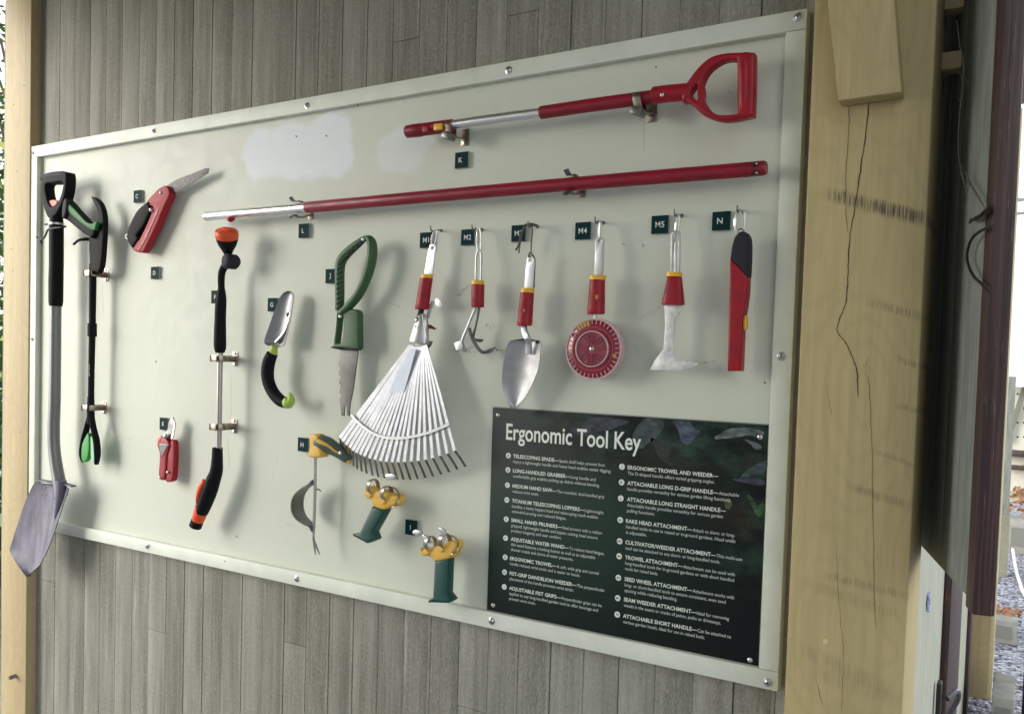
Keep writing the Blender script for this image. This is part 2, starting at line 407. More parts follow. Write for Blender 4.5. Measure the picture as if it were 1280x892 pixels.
# knee brace nailed on the post
brace = thing('knee_brace', 'short yellow brace board nailed on top of the right post', 'brace', tuple(P(1088, 120, .14)))
b = MB()
A = [P(1048, 126, .14), P(1127, 115, .14), P(1118, 0, .14), P(1034, 0, .14)]
up1 = (A[3] - A[0]); up2 = (A[2] - A[1])
lp = [(A[0].x, A[0].z), (A[1].x, A[1].z), (A[2].x + up2.x * 1.5, A[2].z + up2.z * 1.5), (A[3].x + up1.x * 1.5, A[3].z + up1.z * 1.5)]
b.plate_w([lp], .14, .038, .0025); b.build('brace_board', m_post([], 'yellow_brace_paint', (.45, .365, .185)), brace)
lpost = thing('timber_post', 'pale yellow timber post left of the board with leaves behind it', 'post', (-.06, -.02, 0))
b = MB(); b.box((-.150, -.034, 0), (-.0015, .10, 2.9)); b.build('post_body', M_POSTL, lpost, bevel=.003)
b = MB(); c = P(20, 844, .034); b.lathe(c, (0, -1, -.05), [(0, .007), (.022, .007), (.024, .0055)], 14)
b.build('dowel_peg', M_DOWEL, lpost)
for a, c in ((30, 107), (17, 131), (21, 214), (14, 311), (16, 338), (26, 540)):
    b = MB(); b.lathe(P(a, c, .034), (0, -1, 0), [(0, .0022), (.0008, .0018)], 8); b.build('nail_head', M_CRACK, lpost)

# ================================================================== side wall beyond the post, its far post
sw = thing('side_wall', 'pale side wall with brown battens going back past the right post', 'wall', (2.62, 1.6, 0))
b = MB(); b.box((2.59, .0905, 0), (2.648, 3.02, 2.72)); b.build('wall_panel', M_SIDEW, sw)
def edge_y(x, y, X=2.655): return PX(x, y, X).y
b = MB(); y0, y1 = edge_y(1180, 800), edge_y(1195, 800); b.box((2.648, y0, 0), (2.668, y1, 2.7)); b.build('batten', M_TRIM, sw, bevel=.002)
b = MB(); y2, y3 = edge_y(1210, 800) , edge_y(1212.5, 800); b.box((2.648, y2, 0), (2.662, y3, 2.7)); b.build('batten', M_TRIM, sw, bevel=.001)
fpost = thing('timber_post', 'thin yellow post at the far end of the side wall', 'post', (2.69, 3.1, 0))
b = MB(); b.box((2.652, 3.02, 0), (2.735, 3.16, 2.85)); b.build('post_body', M_POSTL, fpost, bevel=.004)
b = MB(); b.box((2.735, 3.05, 0), (2.752, 3.14, 2.8)); b.build('corner_board', mat('cream_trim', (.72, .62, .38), .55, var=.1), fpost, bevel=.002)
# small blue mark + latch on the side wall
latch = thing('door_latch', 'small black latch low on the side wall', 'latch', tuple(PX(1176, 866, 2.662)))
b = MB(); c = PX(1173, 884, 2.66); b.obox(c, (0, 1, 0), (1, 0, 0), (0, 0, 1), .02, .006, .07); b.build('strap', M_BLACKC, latch, bevel=.002)
b = MB(); c = PX(1180, 878, 2.67); b.sweep(cr([c + Vector((.01, -.05, .03)), c + Vector((.03, 0, .04)), c + Vector((.03, .05, 0)), c + Vector((.01, .06, -.05))], 5), .007, ref='pt', seg=8); b.build('pull_ring', mat('dark_steel', (.12, .12, .13), .4, .8), latch)
tagm = MB(); c = PX(1161, 752, 2.652)
for a_ in (0, 60, 120): tagm.obox(c, (0, math.cos(R(a_)), math.sin(R(a_))), (1, 0, 0), (0, -math.sin(R(a_)), math.cos(R(a_))), .022, .002, .006)
tag(tagm.build('wall_star', mat('lavender_paint', (.35, .38, .62), .6), None), 'small lavender star mark on the side wall below the shutter', 'ornament')

# ================================================================== the shutter swung out beside the post
u_f = Vector((2.674, .118, 0)); u_n = Vector((2.760, -.209, 0)); ud = (u_n - u_f).normalized(); un = Vector((ud.y, -ud.x, 0))  # un: left face outward
if un.x > 0: un = -un
sh = thing('wall_shutter', 'grey green shutter with dark brown edge board right of the post', 'shutter', (2.66, .17, 1.22))
far = u_f - ud * .075; near = u_f + ud * .335
b = MB()
L_ = (near - far).length
nb = 4
for i in range(nb):
    a0 = far + ud * (L_ * i / nb + .0012); a1 = far + ud * (L_ * (i + 1) / nb - .0012)
    cc = (a0 + a1) / 2 - un * .012; b.obox(cc + Vector((0, 0, 1.22 + .74)), ud, un, (0, 0, 1), (a1 - a0).length / 2, .012, .74)
b.build('panel', M_SHUT, sh, bevel=.001)
b = MB(); cc = near + ud * .023 - un * .0115; b.obox(cc + Vector((0, 0, 1.205 + .75)), ud, un, (0, 0, 1), .023, .0145, .75)
b.build('edge_board', M_TRIM, sh, bevel=.003)
b = MB(); b.obox((far + near) / 2 - un * .0272 + Vector((0, 0, 1.22 + .74)), ud, un, (0, 0, 1), L_ / 2 - .01, .003, .735); b.build('backing', M_SHUT, sh)
# rafter stubs seen in the gap
for px_, t_ in (((1196, 77), 'yellow wooden stub crossing the dark gap beside the post'), ((1198, 2), 'uppermost yellow wooden stub above the dark gap')):
    c = PY(px_[0], px_[1], .02); o = thing('wood_stub', t_, 'beam', tuple(c), 'wooden stubs in the gap behind the shutter')
    b = MB(); b.box((2.6695, c.y - .012, c.z - .015), (2.700, c.y + .02, c.z + .015)); b.build('stub', M_POSTL, o, bevel=.002)
# cords
def shp(x, y, o=.006):  # point on the shutter's left face
    d = ray(x, y); n_ = un; p0 = u_f + n_ * o; t = (p0 - CAMP).dot(n_) / d.dot(n_); return CAMP + d * t
st_ = thing('tie_strap', 'black strap and cord looped round the brown shutter edge', 'strap', tuple(shp(1236, 275)))
b = MB(); b.sweep(cr([shp(*q, .012) for q in ((1240, 283), (1227, 288), (1215, 298), (1209, 315), (1210, 330), (1217, 345), (1226, 354), (1236, 364))], 6), .0022, ref='pt', seg=8); b.build('cord', M_BLACKC, st_)
b = MB()
for k in range(5): b.sweep(cr([shp(x_ + random.uniform(-1, 1), y_ + random.uniform(-3, 3), .008 + .002 * k) for x_, y_ in ((1241, 258), (1230, 266), (1221, 272), (1213, 276))], 4), .0016, ref='pt', seg=6)
b.build('knot', M_BLACKC, st_)
b = MB(); b.sweep(cr([shp(*q, .01) for q in ((1232, 262), (1220, 240), (1212, 226), (1207, 215))], 5), .0008, ref='pt', seg=6)
b.sweep(cr([shp(*q, .01) for q in ((1235, 266), (1222, 246), (1213, 232), (1208, 222))], 5), .0008, ref='pt', seg=6); b.build('twine', mat('twine', (.12, .10, .08), .8), st_)
vine = MB(); rr = random.Random(3)
vp = cr([PY(*q, -.10) for q in ((1196, 26), (1200, 60), (1204, 78), (1203, 110), (1199, 150), (1198, 190), (1203, 222), (1210, 238))], 6)
vine.sweep(vp, .0006, ref='pt', seg=5)
for k in range(14):
    p = Vector(vp[rr.randrange(8, len(vp))]); q = p + Vector((rr.uniform(-.012, .012), rr.uniform(-.01, .01), rr.uniform(-.02, .02))); vine.sweep([p, (p + q) / 2 + Vector((0, 0, .003)), q], .0004, ref='pt', seg=4)
tag(vine.build('dry_vine', mat('dry_vine', (.14, .12, .10), .9)), 'thin dry vine hanging in the dark gap beside the post', 'vine')

# ================================================================== roof over the shelter (out of view above, reach set to shade the board)
roof = thing('shelter_roof', 'board roof over the tool wall', 'roof', (1.3, -.5, 2.8))
ROOF = (-.45, 2.80, -3.2, 3.4)
b = MB(); b.box((ROOF[0], ROOF[2], 2.91), (ROOF[1], ROOF[3], 2.96)); b.build('roof_deck', mat('roof_board', (.22, .20, .15), .8, var=.3, stretch=(1, 8, 1)), roof)
b = MB()
for k in range(7):
    b = MB(); b.box((ROOF[0] + .1 + k * .49, ROOF[2] + .02, 2.76), (ROOF[0] + .14 + k * .49, -.21, 2.909)); b.build('rafter', M_POSTL, roof)
b = MB(); b.box((2.60, -.34, 2.705), (2.90, .30, 2.755)); b.build('gap_sky_blocker', M_POSTL, roof)  # added out of view to keep sky light out of the gap
# unseen shed-shaped block behind the camera, added to cut sun on the right
nb_ = thing('added_sun_blocker', 'unseen pale block added behind the camera to shade the tool wall', 'light blocker', (5.2, -4.6, 0))
b = MB(); b.box((-2.3, -6.4, 0), (4.8, -3.9, 3.6)); b.build('blocker_body', mat('blocker_pale', (.48, .50, .48), .85, var=.15, stretch=(8, 8, .5)), nb_)  # pale so that the added block also bounces fill onto the tools
b = MB(); b.add([(-2.5, -3.7, 3.6), (5.0, -3.7, 3.6), (5.0, -6.6, 3.6), (-2.5, -6.6, 3.6), (-2.5, -5.2, 4.6), (5.0, -5.2, 4.6)], [(0, 1, 5, 4), (3, 4, 5, 2), (0, 4, 3), (1, 2, 5), (0, 3, 2, 1)]); b.build('blocker_top', mat('blocker_dark', (.08, .08, .085), .8), nb_)

# ================================================================== foliage behind the left post
M_LEAF = mat('leaf_green', (.10, .17, .04), .5, var=.6, vscale=9, grime=(.03, .07, .02)); M_LEAFY = mat('leaf_yellow', (.36, .38, .05), .5, var=.4)
M_BARK = mat('bark', (.12, .09, .06), .9, var=.4)
def bush(name, label, c, rad, h, n, seed, cat='shrub'):
    r_ = random.Random(seed); o = thing(name, label, cat, c, 'shrubs behind the left post')
    b = MB(); c = Vector(c)
    for k in range(7):
        a = r_.uniform(0, 6.28); tip = c + Vector((math.cos(a) * rad * .7, math.sin(a) * rad * .7, h * r_.uniform(.6, .95)))
        b.sweep(cr([tuple(c), tuple(c * .6 + tip * .4 + Vector((0, 0, .1))), tuple(tip)], 4), [.025 - .0022 * i for i in range(9)], ref='pt', seg=6)
    b.build('stem', M_BARK, o)
    for nm, mt, cnt in (('foliage', M_LEAF, n), ('foliage', M_LEAFY, n // 8)):
        b = MB()
        for k in range(cnt):
            th = r_.uniform(0, 6.28); ph = math.acos(r_.uniform(-1, 1)); rr_ = r_.random() ** .4
            lump = 1 + .28 * math.sin(3 * th + seed) * math.sin(4 * ph)
            p = c + Vector((math.cos(th) * math.sin(ph) * rad * rr_ * lump, math.sin(th) * math.sin(ph) * rad * rr_ * lump, h * .55 + math.cos(ph) * h * .48 * rr_ * lump))
            a = Vector((r_.gauss(0, 1), r_.gauss(0, 1), r_.gauss(0, .6))).normalized(); q = a.orthogonal().normalized(); s_ = r_.uniform(.03, .07)
            b.add([p - a * s_, p + q * s_ * .38, p + a * s_, p - q * s_ * .38], [(0, 1, 2, 3)])
        b.build(nm, mt, o, weld=False)
bush('leafy_shrub', 'lower leafy green shrub glimpsed behind the left post', (-.95, .9, 0), .62, 1.7, 2600, 1)
bush('leafy_shrub', 'taller yellow green shrub glimpsed above behind the left post', (-2.3, 1.9, 0), 1.1, 3.6, 3600, 5)
bush('leafy_shrub', 'farthest big green shrub filling the strip left of the left post', (-4.4, 3.6, 0), 2.2, 7.5, 13000, 12)
bush('leafy_shrub', 'dark low shrub beside the left post base', (-.75, .35, 0), .42, .9, 1500, 9)

# ================================================================== beyond the shutter: the yard on the right
M_CONC = mat('concrete_block', (.34, .33, .30), .9, var=.3, vscale=12, bump=.6, bscale=60); M_CREAM = mat('pegboard', (.62, .60, .50), .6, var=.06)
YR = 7.3
pb = thing('pegboard_stand', 'cream pegboard stand across the gravel behind the shutter', 'stand', tuple(PY(1275, 640, YR)))
def bq(x0, y0, x1, y1, Y, th, mb):
    a = PY(x0, y0, Y); c = PY(x1, y1, Y); mb.box((a.x, Y, c.z), (c.x, Y + th, a.z)); return mb
b = MB(); bq(1243, 250, 1400, 640, YR, .03, b); b.build('peg_panel', M_CREAM, pb)
for i in range(3):
    for j in range(6):
        p = PY(1264 + i * 8, 492 + j * 18, YR); b = MB(); b.lathe(p + Vector((0, -.003, 0)), (0, 1, 0), [(0, .009), (.002, .009)], 10); b.build('peg_hole', M_DARK, pb)
b = MB(); b.sweep([PY(1283, 478, YR - .05), PY(1259, 552, YR - .05)], .022, .015, rect=True); b.build('brace', mat('brace_grey', (.16, .16, .12), .7), pb)
b = MB(); bq(1256, 562, 1400, 580, YR - .12, .1, b); bq(1258, 586, 1400, 592, YR - .12, .1, b); b.build('shelf', M_TRIM, pb, bevel=.01)
b = MB(); a = PY(1243, 0, 6.0); c0 = PY(1241, 640, 6.0); c1 = PY(1263, 640, 6.0); b.box((c0.x, 5.98, 0), (c1.x, 6.06, c0.z)); b.build('leg_board', mat('olive_board', (.25, .25, .18), .8, var=.15), pb)
b = MB(); b.box((c0.x - .01, 5.97, c0.z), (c1.x - .01, 6.05, PY(1250, 470, 6.0).z)); b.build('leg_panel', M_SHUT, pb)
# cloth
b = MB(); v = []; nx, nz = 26, 14; a = PY(1258, 150, YR - .2); c = PY(1400, 488, YR - .2)
for j in range(nz + 1):
    for i in range(nx + 1):
        x_ = a.x + (c.x - a.x) * i / nx; z_ = a.z + (c.z - a.z) * j / nz
        v.append((x_, YR - .2 + .02 * math.sin(i * 1.1 + .3 * math.sin(j * .7)), z_))
b.add(v, [(j * (nx + 1) + i, j * (nx + 1) + i + 1, (j + 1) * (nx + 1) + i + 1, (j + 1) * (nx + 1) + i) for j in range(nz) for i in range(nx)])
tag(b.build('white_cloth', mat('cloth', (.8, .8, .88), .8), None, ang=80), 'white cloth hanging over the pegboard stand at the right edge', 'cloth')
def block(x0, y0, x1, y1, label, m=M_CONC, nm='concrete_block', cat='block', top=None):
    a = PZ(x0, y1, 0); c = PZ(x1, y1, 0); Y = a.y; h = PY(x0, y0, Y).z
    o = thing(nm, label, cat, ((a.x + c.x) / 2, Y, 0), 'concrete blocks on the gravel')
    b = MB(); b.box((a.x, Y, 0), (c.x, Y + .35, h)); b.build('block_body', m, o, bevel=.008)
    b = MB(); b.obox(((a.x + c.x) / 2, Y - .001, h * .5), (1, 0, 0), (0, 1, 0), (0, 0, 1), (c.x - a.x) * .33, .004, h * .28); b.build('block_recess', mat('conc_dark', (.2, .2, .18), .9), o)
    return a, c, Y, h
block(1255, 648, 1300, 690, 'farthest concrete block below the cream pegboard')
block(1228, 771, 1271, 800, 'middle concrete block with orange leaves lying on it')
block(1237, 868, 1266, 925, 'nearest grey concrete block at the bottom right corner')
rr = random.Random(5)
def litter(px, py, Y, w_, h_, n, label, name):
    c = PY(px, py, Y); b = MB()
    for k in range(n):
        p = c + Vector((rr.uniform(-w_, w_), rr.uniform(-.1, .1), rr.uniform(0, h_))); a = Vector((rr.gauss(0, 1), rr.gauss(0, 1), rr.gauss(0, .5))).normalized(); q = a.orthogonal(); s_ = rr.uniform(.012, .035)
        b.add([p - a * s_, p + q * s_ * .5, p + a * s_, p - q * s_ * .5], [(0, 1, 2, 3)])
    tag(b.build(name, mat('orange_leaf' + name, (.40, .20, .09), .6, var=.7, grime=(.12, .04, .02)), None, weld=False), label, 'leaves')
p = PZ(1250, 800, 0); litter(1252, 768, p.y + .15, .09, .03, 90, 'dry orange leaves on top of the middle concrete block', 'dry_leaves')
p = PZ(1270, 690, 0); litter(1275, 640, p.y + .1, .16, .22, 160, 'heap of dry brown leaves on the farthest concrete block', 'leaf_heap')
hp = [PZ(1266, 686, .1), PZ(1268, 700, .06), PZ(1271, 716, .02), PZ(1275, 728, .012), PZ(1279, 740, .012), PZ(1284, 745, .012)]
b = MB(); b.sweep(cr(hp, 5), .012, ref='pt', seg=8); tag(b.build('white_pipe', mat('white_pipe', (.75, .75, .75), .4)), 'thin white pipe lying on the gravel', 'pipe')
dp = thing('metal_pole', 'dark pole at the bottom right edge of the photo', 'pole', tuple(PZ(1283, 905, 0)))
c = PZ(1283, 905, 0); b = MB(); b.lathe(c, (0, 0, 1), [(0, .03), (.02, .03), (.022, .022), (.62, .022), (.63, .01)], 14); b.build('pole', M_BLACKC, dp)
cb = MB()
for y_ in (250, 267): cb.sweep([shp(1264, y_ + 2, -.03) , PY(1272, y_, .8), PY(1300, y_ - 2, 2.0)], .004, ref='pt', seg=6)
tag(cb.build('black_cable', M_BLACKC), 'pair of black cables leaving the shutter edge to the right', 'cable')

# ================================================================== tool board
def m_board():
    m = mat('board_paint', (.58, .62, .56), .5, spec=.3); g = NG(m); b = m.node_tree.nodes['Principled BSDF']
    v = g.objvec(); loc = BOARD_LOC
    x, y, z = g.sep(v)
    big = g.noise(g.mapping(v, (1.5, 1.5, 3)), 1.0, 4, .6); fine = g.noise(g.mapping(v, (30, 30, 30)), 1.0, 5, .6); brush = g.noise(g.mapping(v, (8, 8, 160)), 1.0, 4, .6)
    c = g.mix(g.rng(g.math('ADD', g.math('MULTIPLY', big, .6), g.math('MULTIPLY', fine, .4)), .35, .65), (.585, .615, .52), (.61, .635, .545))
    wob = g.math('MULTIPLY', g.math('SUBTRACT', g.noise(g.mapping(v, (30, 30, 70)), 1.0, 4, .65), .5), .03)
    wob = g.math('ADD', wob, g.math('MULTIPLY', g.math('SUBTRACT', g.noise(g.mapping(v, (9, 9, 11)), 1.0, 2, .5), .5), .11))
    def q(px, py): p = P(px, py, BF); return p.x - loc[0], p.z - loc[2]
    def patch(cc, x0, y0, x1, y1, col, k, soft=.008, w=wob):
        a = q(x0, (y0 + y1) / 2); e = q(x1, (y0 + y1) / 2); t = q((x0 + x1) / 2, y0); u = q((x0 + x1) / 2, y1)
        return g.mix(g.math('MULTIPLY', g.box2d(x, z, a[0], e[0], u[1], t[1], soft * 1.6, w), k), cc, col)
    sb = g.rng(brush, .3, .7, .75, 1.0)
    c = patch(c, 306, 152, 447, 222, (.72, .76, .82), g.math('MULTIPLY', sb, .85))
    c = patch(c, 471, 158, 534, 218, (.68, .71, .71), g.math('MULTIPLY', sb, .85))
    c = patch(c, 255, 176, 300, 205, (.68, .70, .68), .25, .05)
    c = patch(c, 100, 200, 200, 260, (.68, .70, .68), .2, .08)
    # faint smears, rust runs under the clips
    def stroke(cc, p0, p1, wd, col, k, wb=None):
        return g.mix(g.math('MULTIPLY', g.seg2d(x, z, q(*p0), q(*p1), wd, wb if wb is not None else g.math('MULTIPLY', wob, .12)), k), cc, col)
    brk = g.rng(g.noise(g.mapping(v, (120, 120, 120)), 1.0, 4, .7), .42, .62)
    for p0, p1, wd, k in (((570, 372), (588, 355), .006, .8), ((478, 376), (505, 384), .003, .4), ((600, 437), (645, 440), .006, .35), ((560, 438), (600, 440), .004, .5), ((150, 552), (170, 545), .004, .3),
                          ((355, 652), (375, 662), .006, .2), ((775, 304), (790, 308), .004, .6), ((798, 296), (806, 310), .004, .7), ((820, 455), (890, 452), .004, .25), ((795, 400), (830, 380), .008, .22), ((640, 395), (700, 420), .012, .15),
                          ((150, 545), (148, 600), .01, .12), ((865, 455), (900, 452), .003, .5), ((960, 470), (985, 380), .012, .2),
          ((232, 300), (246, 352), .0012, .45),
          ((330, 300), (318, 318), .0012, .45),
          ((420, 250), (450, 262), .0012, .45),
          ((560, 620), (590, 652), .0012, .45),
          ((470, 650), (500, 644), .0012, .45),
          ((350, 560), (340, 600), .0012, .45),
          ((700, 470), (690, 500), .0012, .45),
          ((870, 200), (880, 216), .0012, .45),
          ((905, 110), (925, 128), .0012, .45),
          ((300, 600), (330, 612), .0012, .45),
          ((180, 620), (200, 640), .0012, .45),
          ((790, 420), (800, 450), .0012, .45)):
        c = stroke(c, p0, p1, wd, (.17, .15, .10), g.math('MULTIPLY', brk, k))
    for p0, p1, wd in (((288, 456), (289, 545), .0035), ((285, 541), (286, 590), .003), ((128, 350), (129, 400), .003), ((125, 516), (126, 545), .003), ((806, 148), (806, 195), .002)):
        c = stroke(c, p0, p1, wd, (.52, .36, .16), .5)
    for p0, p1, wd, k in (((606, 404), (616, 413), .007, .55), ((614, 404), (622, 411), .006, .45), ((572, 384), (580, 388), .003, .35), ((200, 321), (206, 324), .003, .4), ((570, 185), (600, 195), .01, 0.0)):
        c = stroke(c, p0, p1, wd, (.33, .10, .09), g.math('MULTIPLY', brk, k), g.math('MULTIPLY', wob, .3))
    m.node_tree.links.new(c, b.inputs['Base Color'])
    m.node_tree.links.new(g.bump(g.math('ADD', g.math('MULTIPLY', brush, .3), g.noise(g.mapping(v, (200, 200, 200)), 1.0, 3, .5)), .10, .0008), b.inputs['Normal'])
    m.node_tree.links.new(g.rng(fine, .3, .7, .45, .6), b.inputs['Roughness'])
    return m
BOARD_LOC = (1.225, -.02, .95)
BF = .013                              # board face, metres out of the wall
SF = .0180                             # sign face
W_, H_ = 2.45, 1.25
board = thing('tool_board', 'large pale grey green framed board holding the garden tools', 'board', BOARD_LOC)
b = MB(); b.box((.004, -BF, .954), (2.446, -.001, 2.196)); b.build('board_panel', m_board(), board)
M_FRAME = mat('frame_paint', (.70, .735, .635), .45, var=.12, vscale=9, bump=.08, bscale=40, spec=.3)
fw_ = .036
def rail(x0, z0, x1, z1):
    b = MB(); b.box((x0, -.03, z0), (x1, -BF - .0002, z1)); b.build('frame_rail', M_FRAME, board, bevel=.0012)
rail(0, 2.2 - fw_, 2.45, 2.2); rail(0, .95, 2.45, .95 + fw_); rail(0, .95 + fw_ + .0006, .032, 2.2 - fw_ - .0006); rail(2.45 - fw_, .95 + fw_ + .0006, 2.45, 2.2 - fw_ - .0006)
b = MB(); b.box((0, -.0128, .95), (.0035, -.001, 2.2)); b.box((2.4465, -.0128, .95), (2.45, -.001, 2.2)); b.box((.004, -.0128, .95), (2.446, -.001, .9535)); b.box((.004, -.0128, 2.1965), (2.446, -.001, 2.2)); b.build('board_edge', M_FRAME, board)
M_STEEL = mat('steel', (.55, .55, .55), .32, 1.0, rvar=.1, vscale=60)
M_NICKEL = mat('worn_nickel', (.42, .37, .31), .36, 1.0, var=.5, vscale=70, grime=(.16, .12, .09), rvar=.12)
M_GALV = mat('galvanised', (.60, .61, .62), .42, 1.0, var=.15, vscale=40, rvar=.1)
M_ALU = mat('bright_aluminium', (.80, .80, .81), .3, .9, var=.05, rvar=.06)
M_DSTEEL = mat('dark_steel_tool', (.22, .215, .21), .42, .95, var=.3, vscale=40)
def dome(b, c, r_, h=.003):
    b.lathe(c, (0, -1, 0), [(-.001, r_ * .95), (h * .25, r_), (h * .65, r_ * .78), (h * .95, r_ * .4), (h, r_ * .12)], 18)
for sx, sy in ((998, 22), (636, 88), (384, 132), (192.5, 164), (42.3, 191), (41, 423), (184.5, 682), (371, 723), (614.5, 775.5), (960, 852), (977, 445)):
    p = P(sx, sy, .03); b = MB(); b.lathe(p, (0, -1, 0), [(-.0006, .0088), (.0008, .0086), (.0012, .0078)], 20); dome(b, p + Vector((0, -.001, 0)), .0062, .0042); sc = b.build('screw', M_STEEL, board)
    b = MB()
    for a_ in (30, 120): b.obox(p + Vector((0, -.0052, 0)), (math.cos(R(a_)), 0, math.sin(R(a_))), (0, 1, 0), (-math.sin(R(a_)), 0, math.cos(R(a_))), .003, .0003, .0006)
    b.build('screw_slot', M_DARK, sc)
for sx, sy in ((67, 189), (281, 701), (447, 132)):
    b = MB(); p = P(sx, sy, .03); b.lathe(p, (0, -1, 0), [(0, .0022), (.0006, .0018)], 8); b.build('nail_hole', M_DARK, board)
for sx, sy in ((370.5, 170.5), (408, 170), (621, 437), (956, 478), (629, 462), (195, 452), (296, 670), (706, 141), (820, 84)):
    b = MB(); p = P(sx, sy, BF); b.obox(p, (1, 0, -.6), (0, 1, 0), (.6, 0, 1), .0035 if sx < 400 or sx in (408,) else .0018, .0004, .0014); b.build('nick', M_CRACK, board)

# ================================================================== the printed key sign
_a, _b, _c, _d = [P(*q, SF) for q in ((615.5, 510), (961, 531), (946, 836.5), (609, 765))]
SX0, SX1, SZ0, SZ1 = (_a.x + _d.x) / 2, min((_b.x + _c.x) / 2, 2.4125), max((_c.z + _d.z) / 2, .987), (_a.z + _b.z) / 2
sign = thing('key_sign', 'dark green printed sign titled Ergonomic Tool Key', 'sign', ((SX0 + SX1) / 2, -BF, SZ0))
def m_sign():
    m = mat('sign_print', (.012, .022, .018), .5, spec=.22); g = NG(m); b = m.node_tree.nodes['Principled BSDF']
    v = g.objvec(); x, y, z = g.sep(v); w = SX1 - SX0; h = SZ1 - SZ0
    n1 = g.noise(g.mapping(v, (9, 1, 14)), 1.0, 6, .65); n2 = g.noise(g.mapping(v, (4, 1, 5), (5, 0, 2)), 1.0, 3, .6); n3 = g.noise(g.mapping(v, (22, 1, 26), (1, 0, 8)), 1.0, 5, .7)
    mid = g.math('MULTIPLY', g.rng(g.math('ABSOLUTE', g.math('ADD', x, .12)), .05, .42, 1, 0), g.rng(g.math('ABSOLUTE', g.math('SUBTRACT', z, .22)), .02, .3, 1, 0))
    c = g.mix(mid, (.006, .009, .009), (.016, .036, .027))
    topm = g.rng(z, h * .62, h * .92); ri = g.rng(x, -.1, .28)
    rm = g.math('MAXIMUM', g.math('MULTIPLY', topm, g.rng(x, -.3, .1, .3, 1)), g.math('MULTIPLY', g.rng(x, w * .28, w * .48), g.rng(z, .05, .3)))
    ph = g.mix(g.rng(n1, .42, .7), (.003, .005, .005), (.035, .075, .055)); ph = g.mix(g.math('MULTIPLY', g.rng(n2, .5, .68), .7), ph, (.035, .022, .012)); ph = g.mix(g.math('MULTIPLY', g.rng(n3, .6, .72), .55), ph, (.05, .10, .10))
    c = g.mix(rm, c, ph)
    m.node_tree.links.new(c, b.inputs['Base Color']); return m
b = MB(); b.box((SX0, -SF, SZ0), (SX1, -BF - .0004, SZ1)); b.build('sign_panel', m_sign(), sign, bevel=.0004)
b = MB(); b.box((SX0 - .0006, -.0165, SZ1 + .0002), (SX1, -.0133, SZ1 + .0022)); b.build('sign_edge', mat('sign_edge', (.16, .17, .16), .4), sign)
M_TXT = mat('sign_white', (.72, .76, .68), .5); M_TXT2 = mat('sign_text_grey', (.50, .54, .49), .5); M_TXTD = mat('sign_bullet_dark', (.02, .035, .03), .5)
TO = SF + .0005
leaves = [((( 806, 523), (818, 524), (830, 530), (822, 545), (808, 556), (798, 560), (790, 545), (797, 533)), (.07, .13, .13)),
          (((842, 527), (852, 526), (862, 527), (867, 534), (875, 539), (869, 546), (861, 556), (852, 551), (848, 538)), (.10, .15, .25)),
          (((893, 548), (903, 540), (915, 535), (930, 534), (945, 536), (955, 541), (948, 546), (935, 544), (922, 546), (908, 548)), (.20, .28, .25)),
          (((931, 549), (940, 551), (952, 557), (951, 561), (944, 561), (938, 555)), (.22, .25, .28)),
          (((958, 576), (945, 580), (933, 588), (925, 597), (940, 595), (957, 588)), (.05, .11, .12)),
          (((916, 599), (930, 598), (947, 597), (956, 602), (953, 606), (935, 604)), (.07, .08, .14)),
          (((934, 617), (941, 623), (947, 632), (953, 628), (956, 634), (953, 642), (948, 646), (941, 636)), (.05, .20, .03)),
          (((907, 624), (912, 623), (915, 630), (911, 637), (906, 633)), (.13, .17, .05)),
          (((713, 536), (726, 531), (735, 524), (752, 521), (768, 523), (786, 527), (772, 533), (758, 538), (745, 540), (728, 544)), (.055, .07, .10)),
          (((813, 548), (826, 552), (838, 560), (836, 575), (842, 582), (828, 576), (820, 565)), (.03, .05, .04))]
for pts, col in leaves:
    b = MB(); q = cr(pts, 4, True); q = [(x_ + random.uniform(-.6, .6), y_ + random.uniform(-.6, .6)) for x_, y_ in q]
    b.plate([(x_, y_) for x_, y_ in q], SF + .0002, .0002); b.build('printed_leaf', mat('printed_leaf', tuple(.62 * (c_ * .7 + sum(col) / 3 * .3) for c_ in col), .45, var=.8, vscale=45, grime=tuple(c_ * .06 for c_ in col), stretch=(1, 1, 2)), sign)
SC = lambda y, x: P(x, y, TO)
def PT(x, y): p = P(x, y, TO); return p.x, p.z
def line(mb, body, x0p, z, x1p, yref, size, bold=0.0, res=2):
    xa = P(x0p, yref, TO).x; xb = P(x1p, yref, TO).x
    text_to(mb, body, size, xa, z, TO, width=xb - xa, bold=bold, res=res)
b = MB(); a = PT(632.5, 548.6); e = PT(801.5, 548.6)
text_to(b, 'Ergonomic Tool Key', .0505, a[0], a[1], TO, width=e[0] - a[0], bold=.016, res=6); b.build('title_text', M_TXT, sign, weld=False)
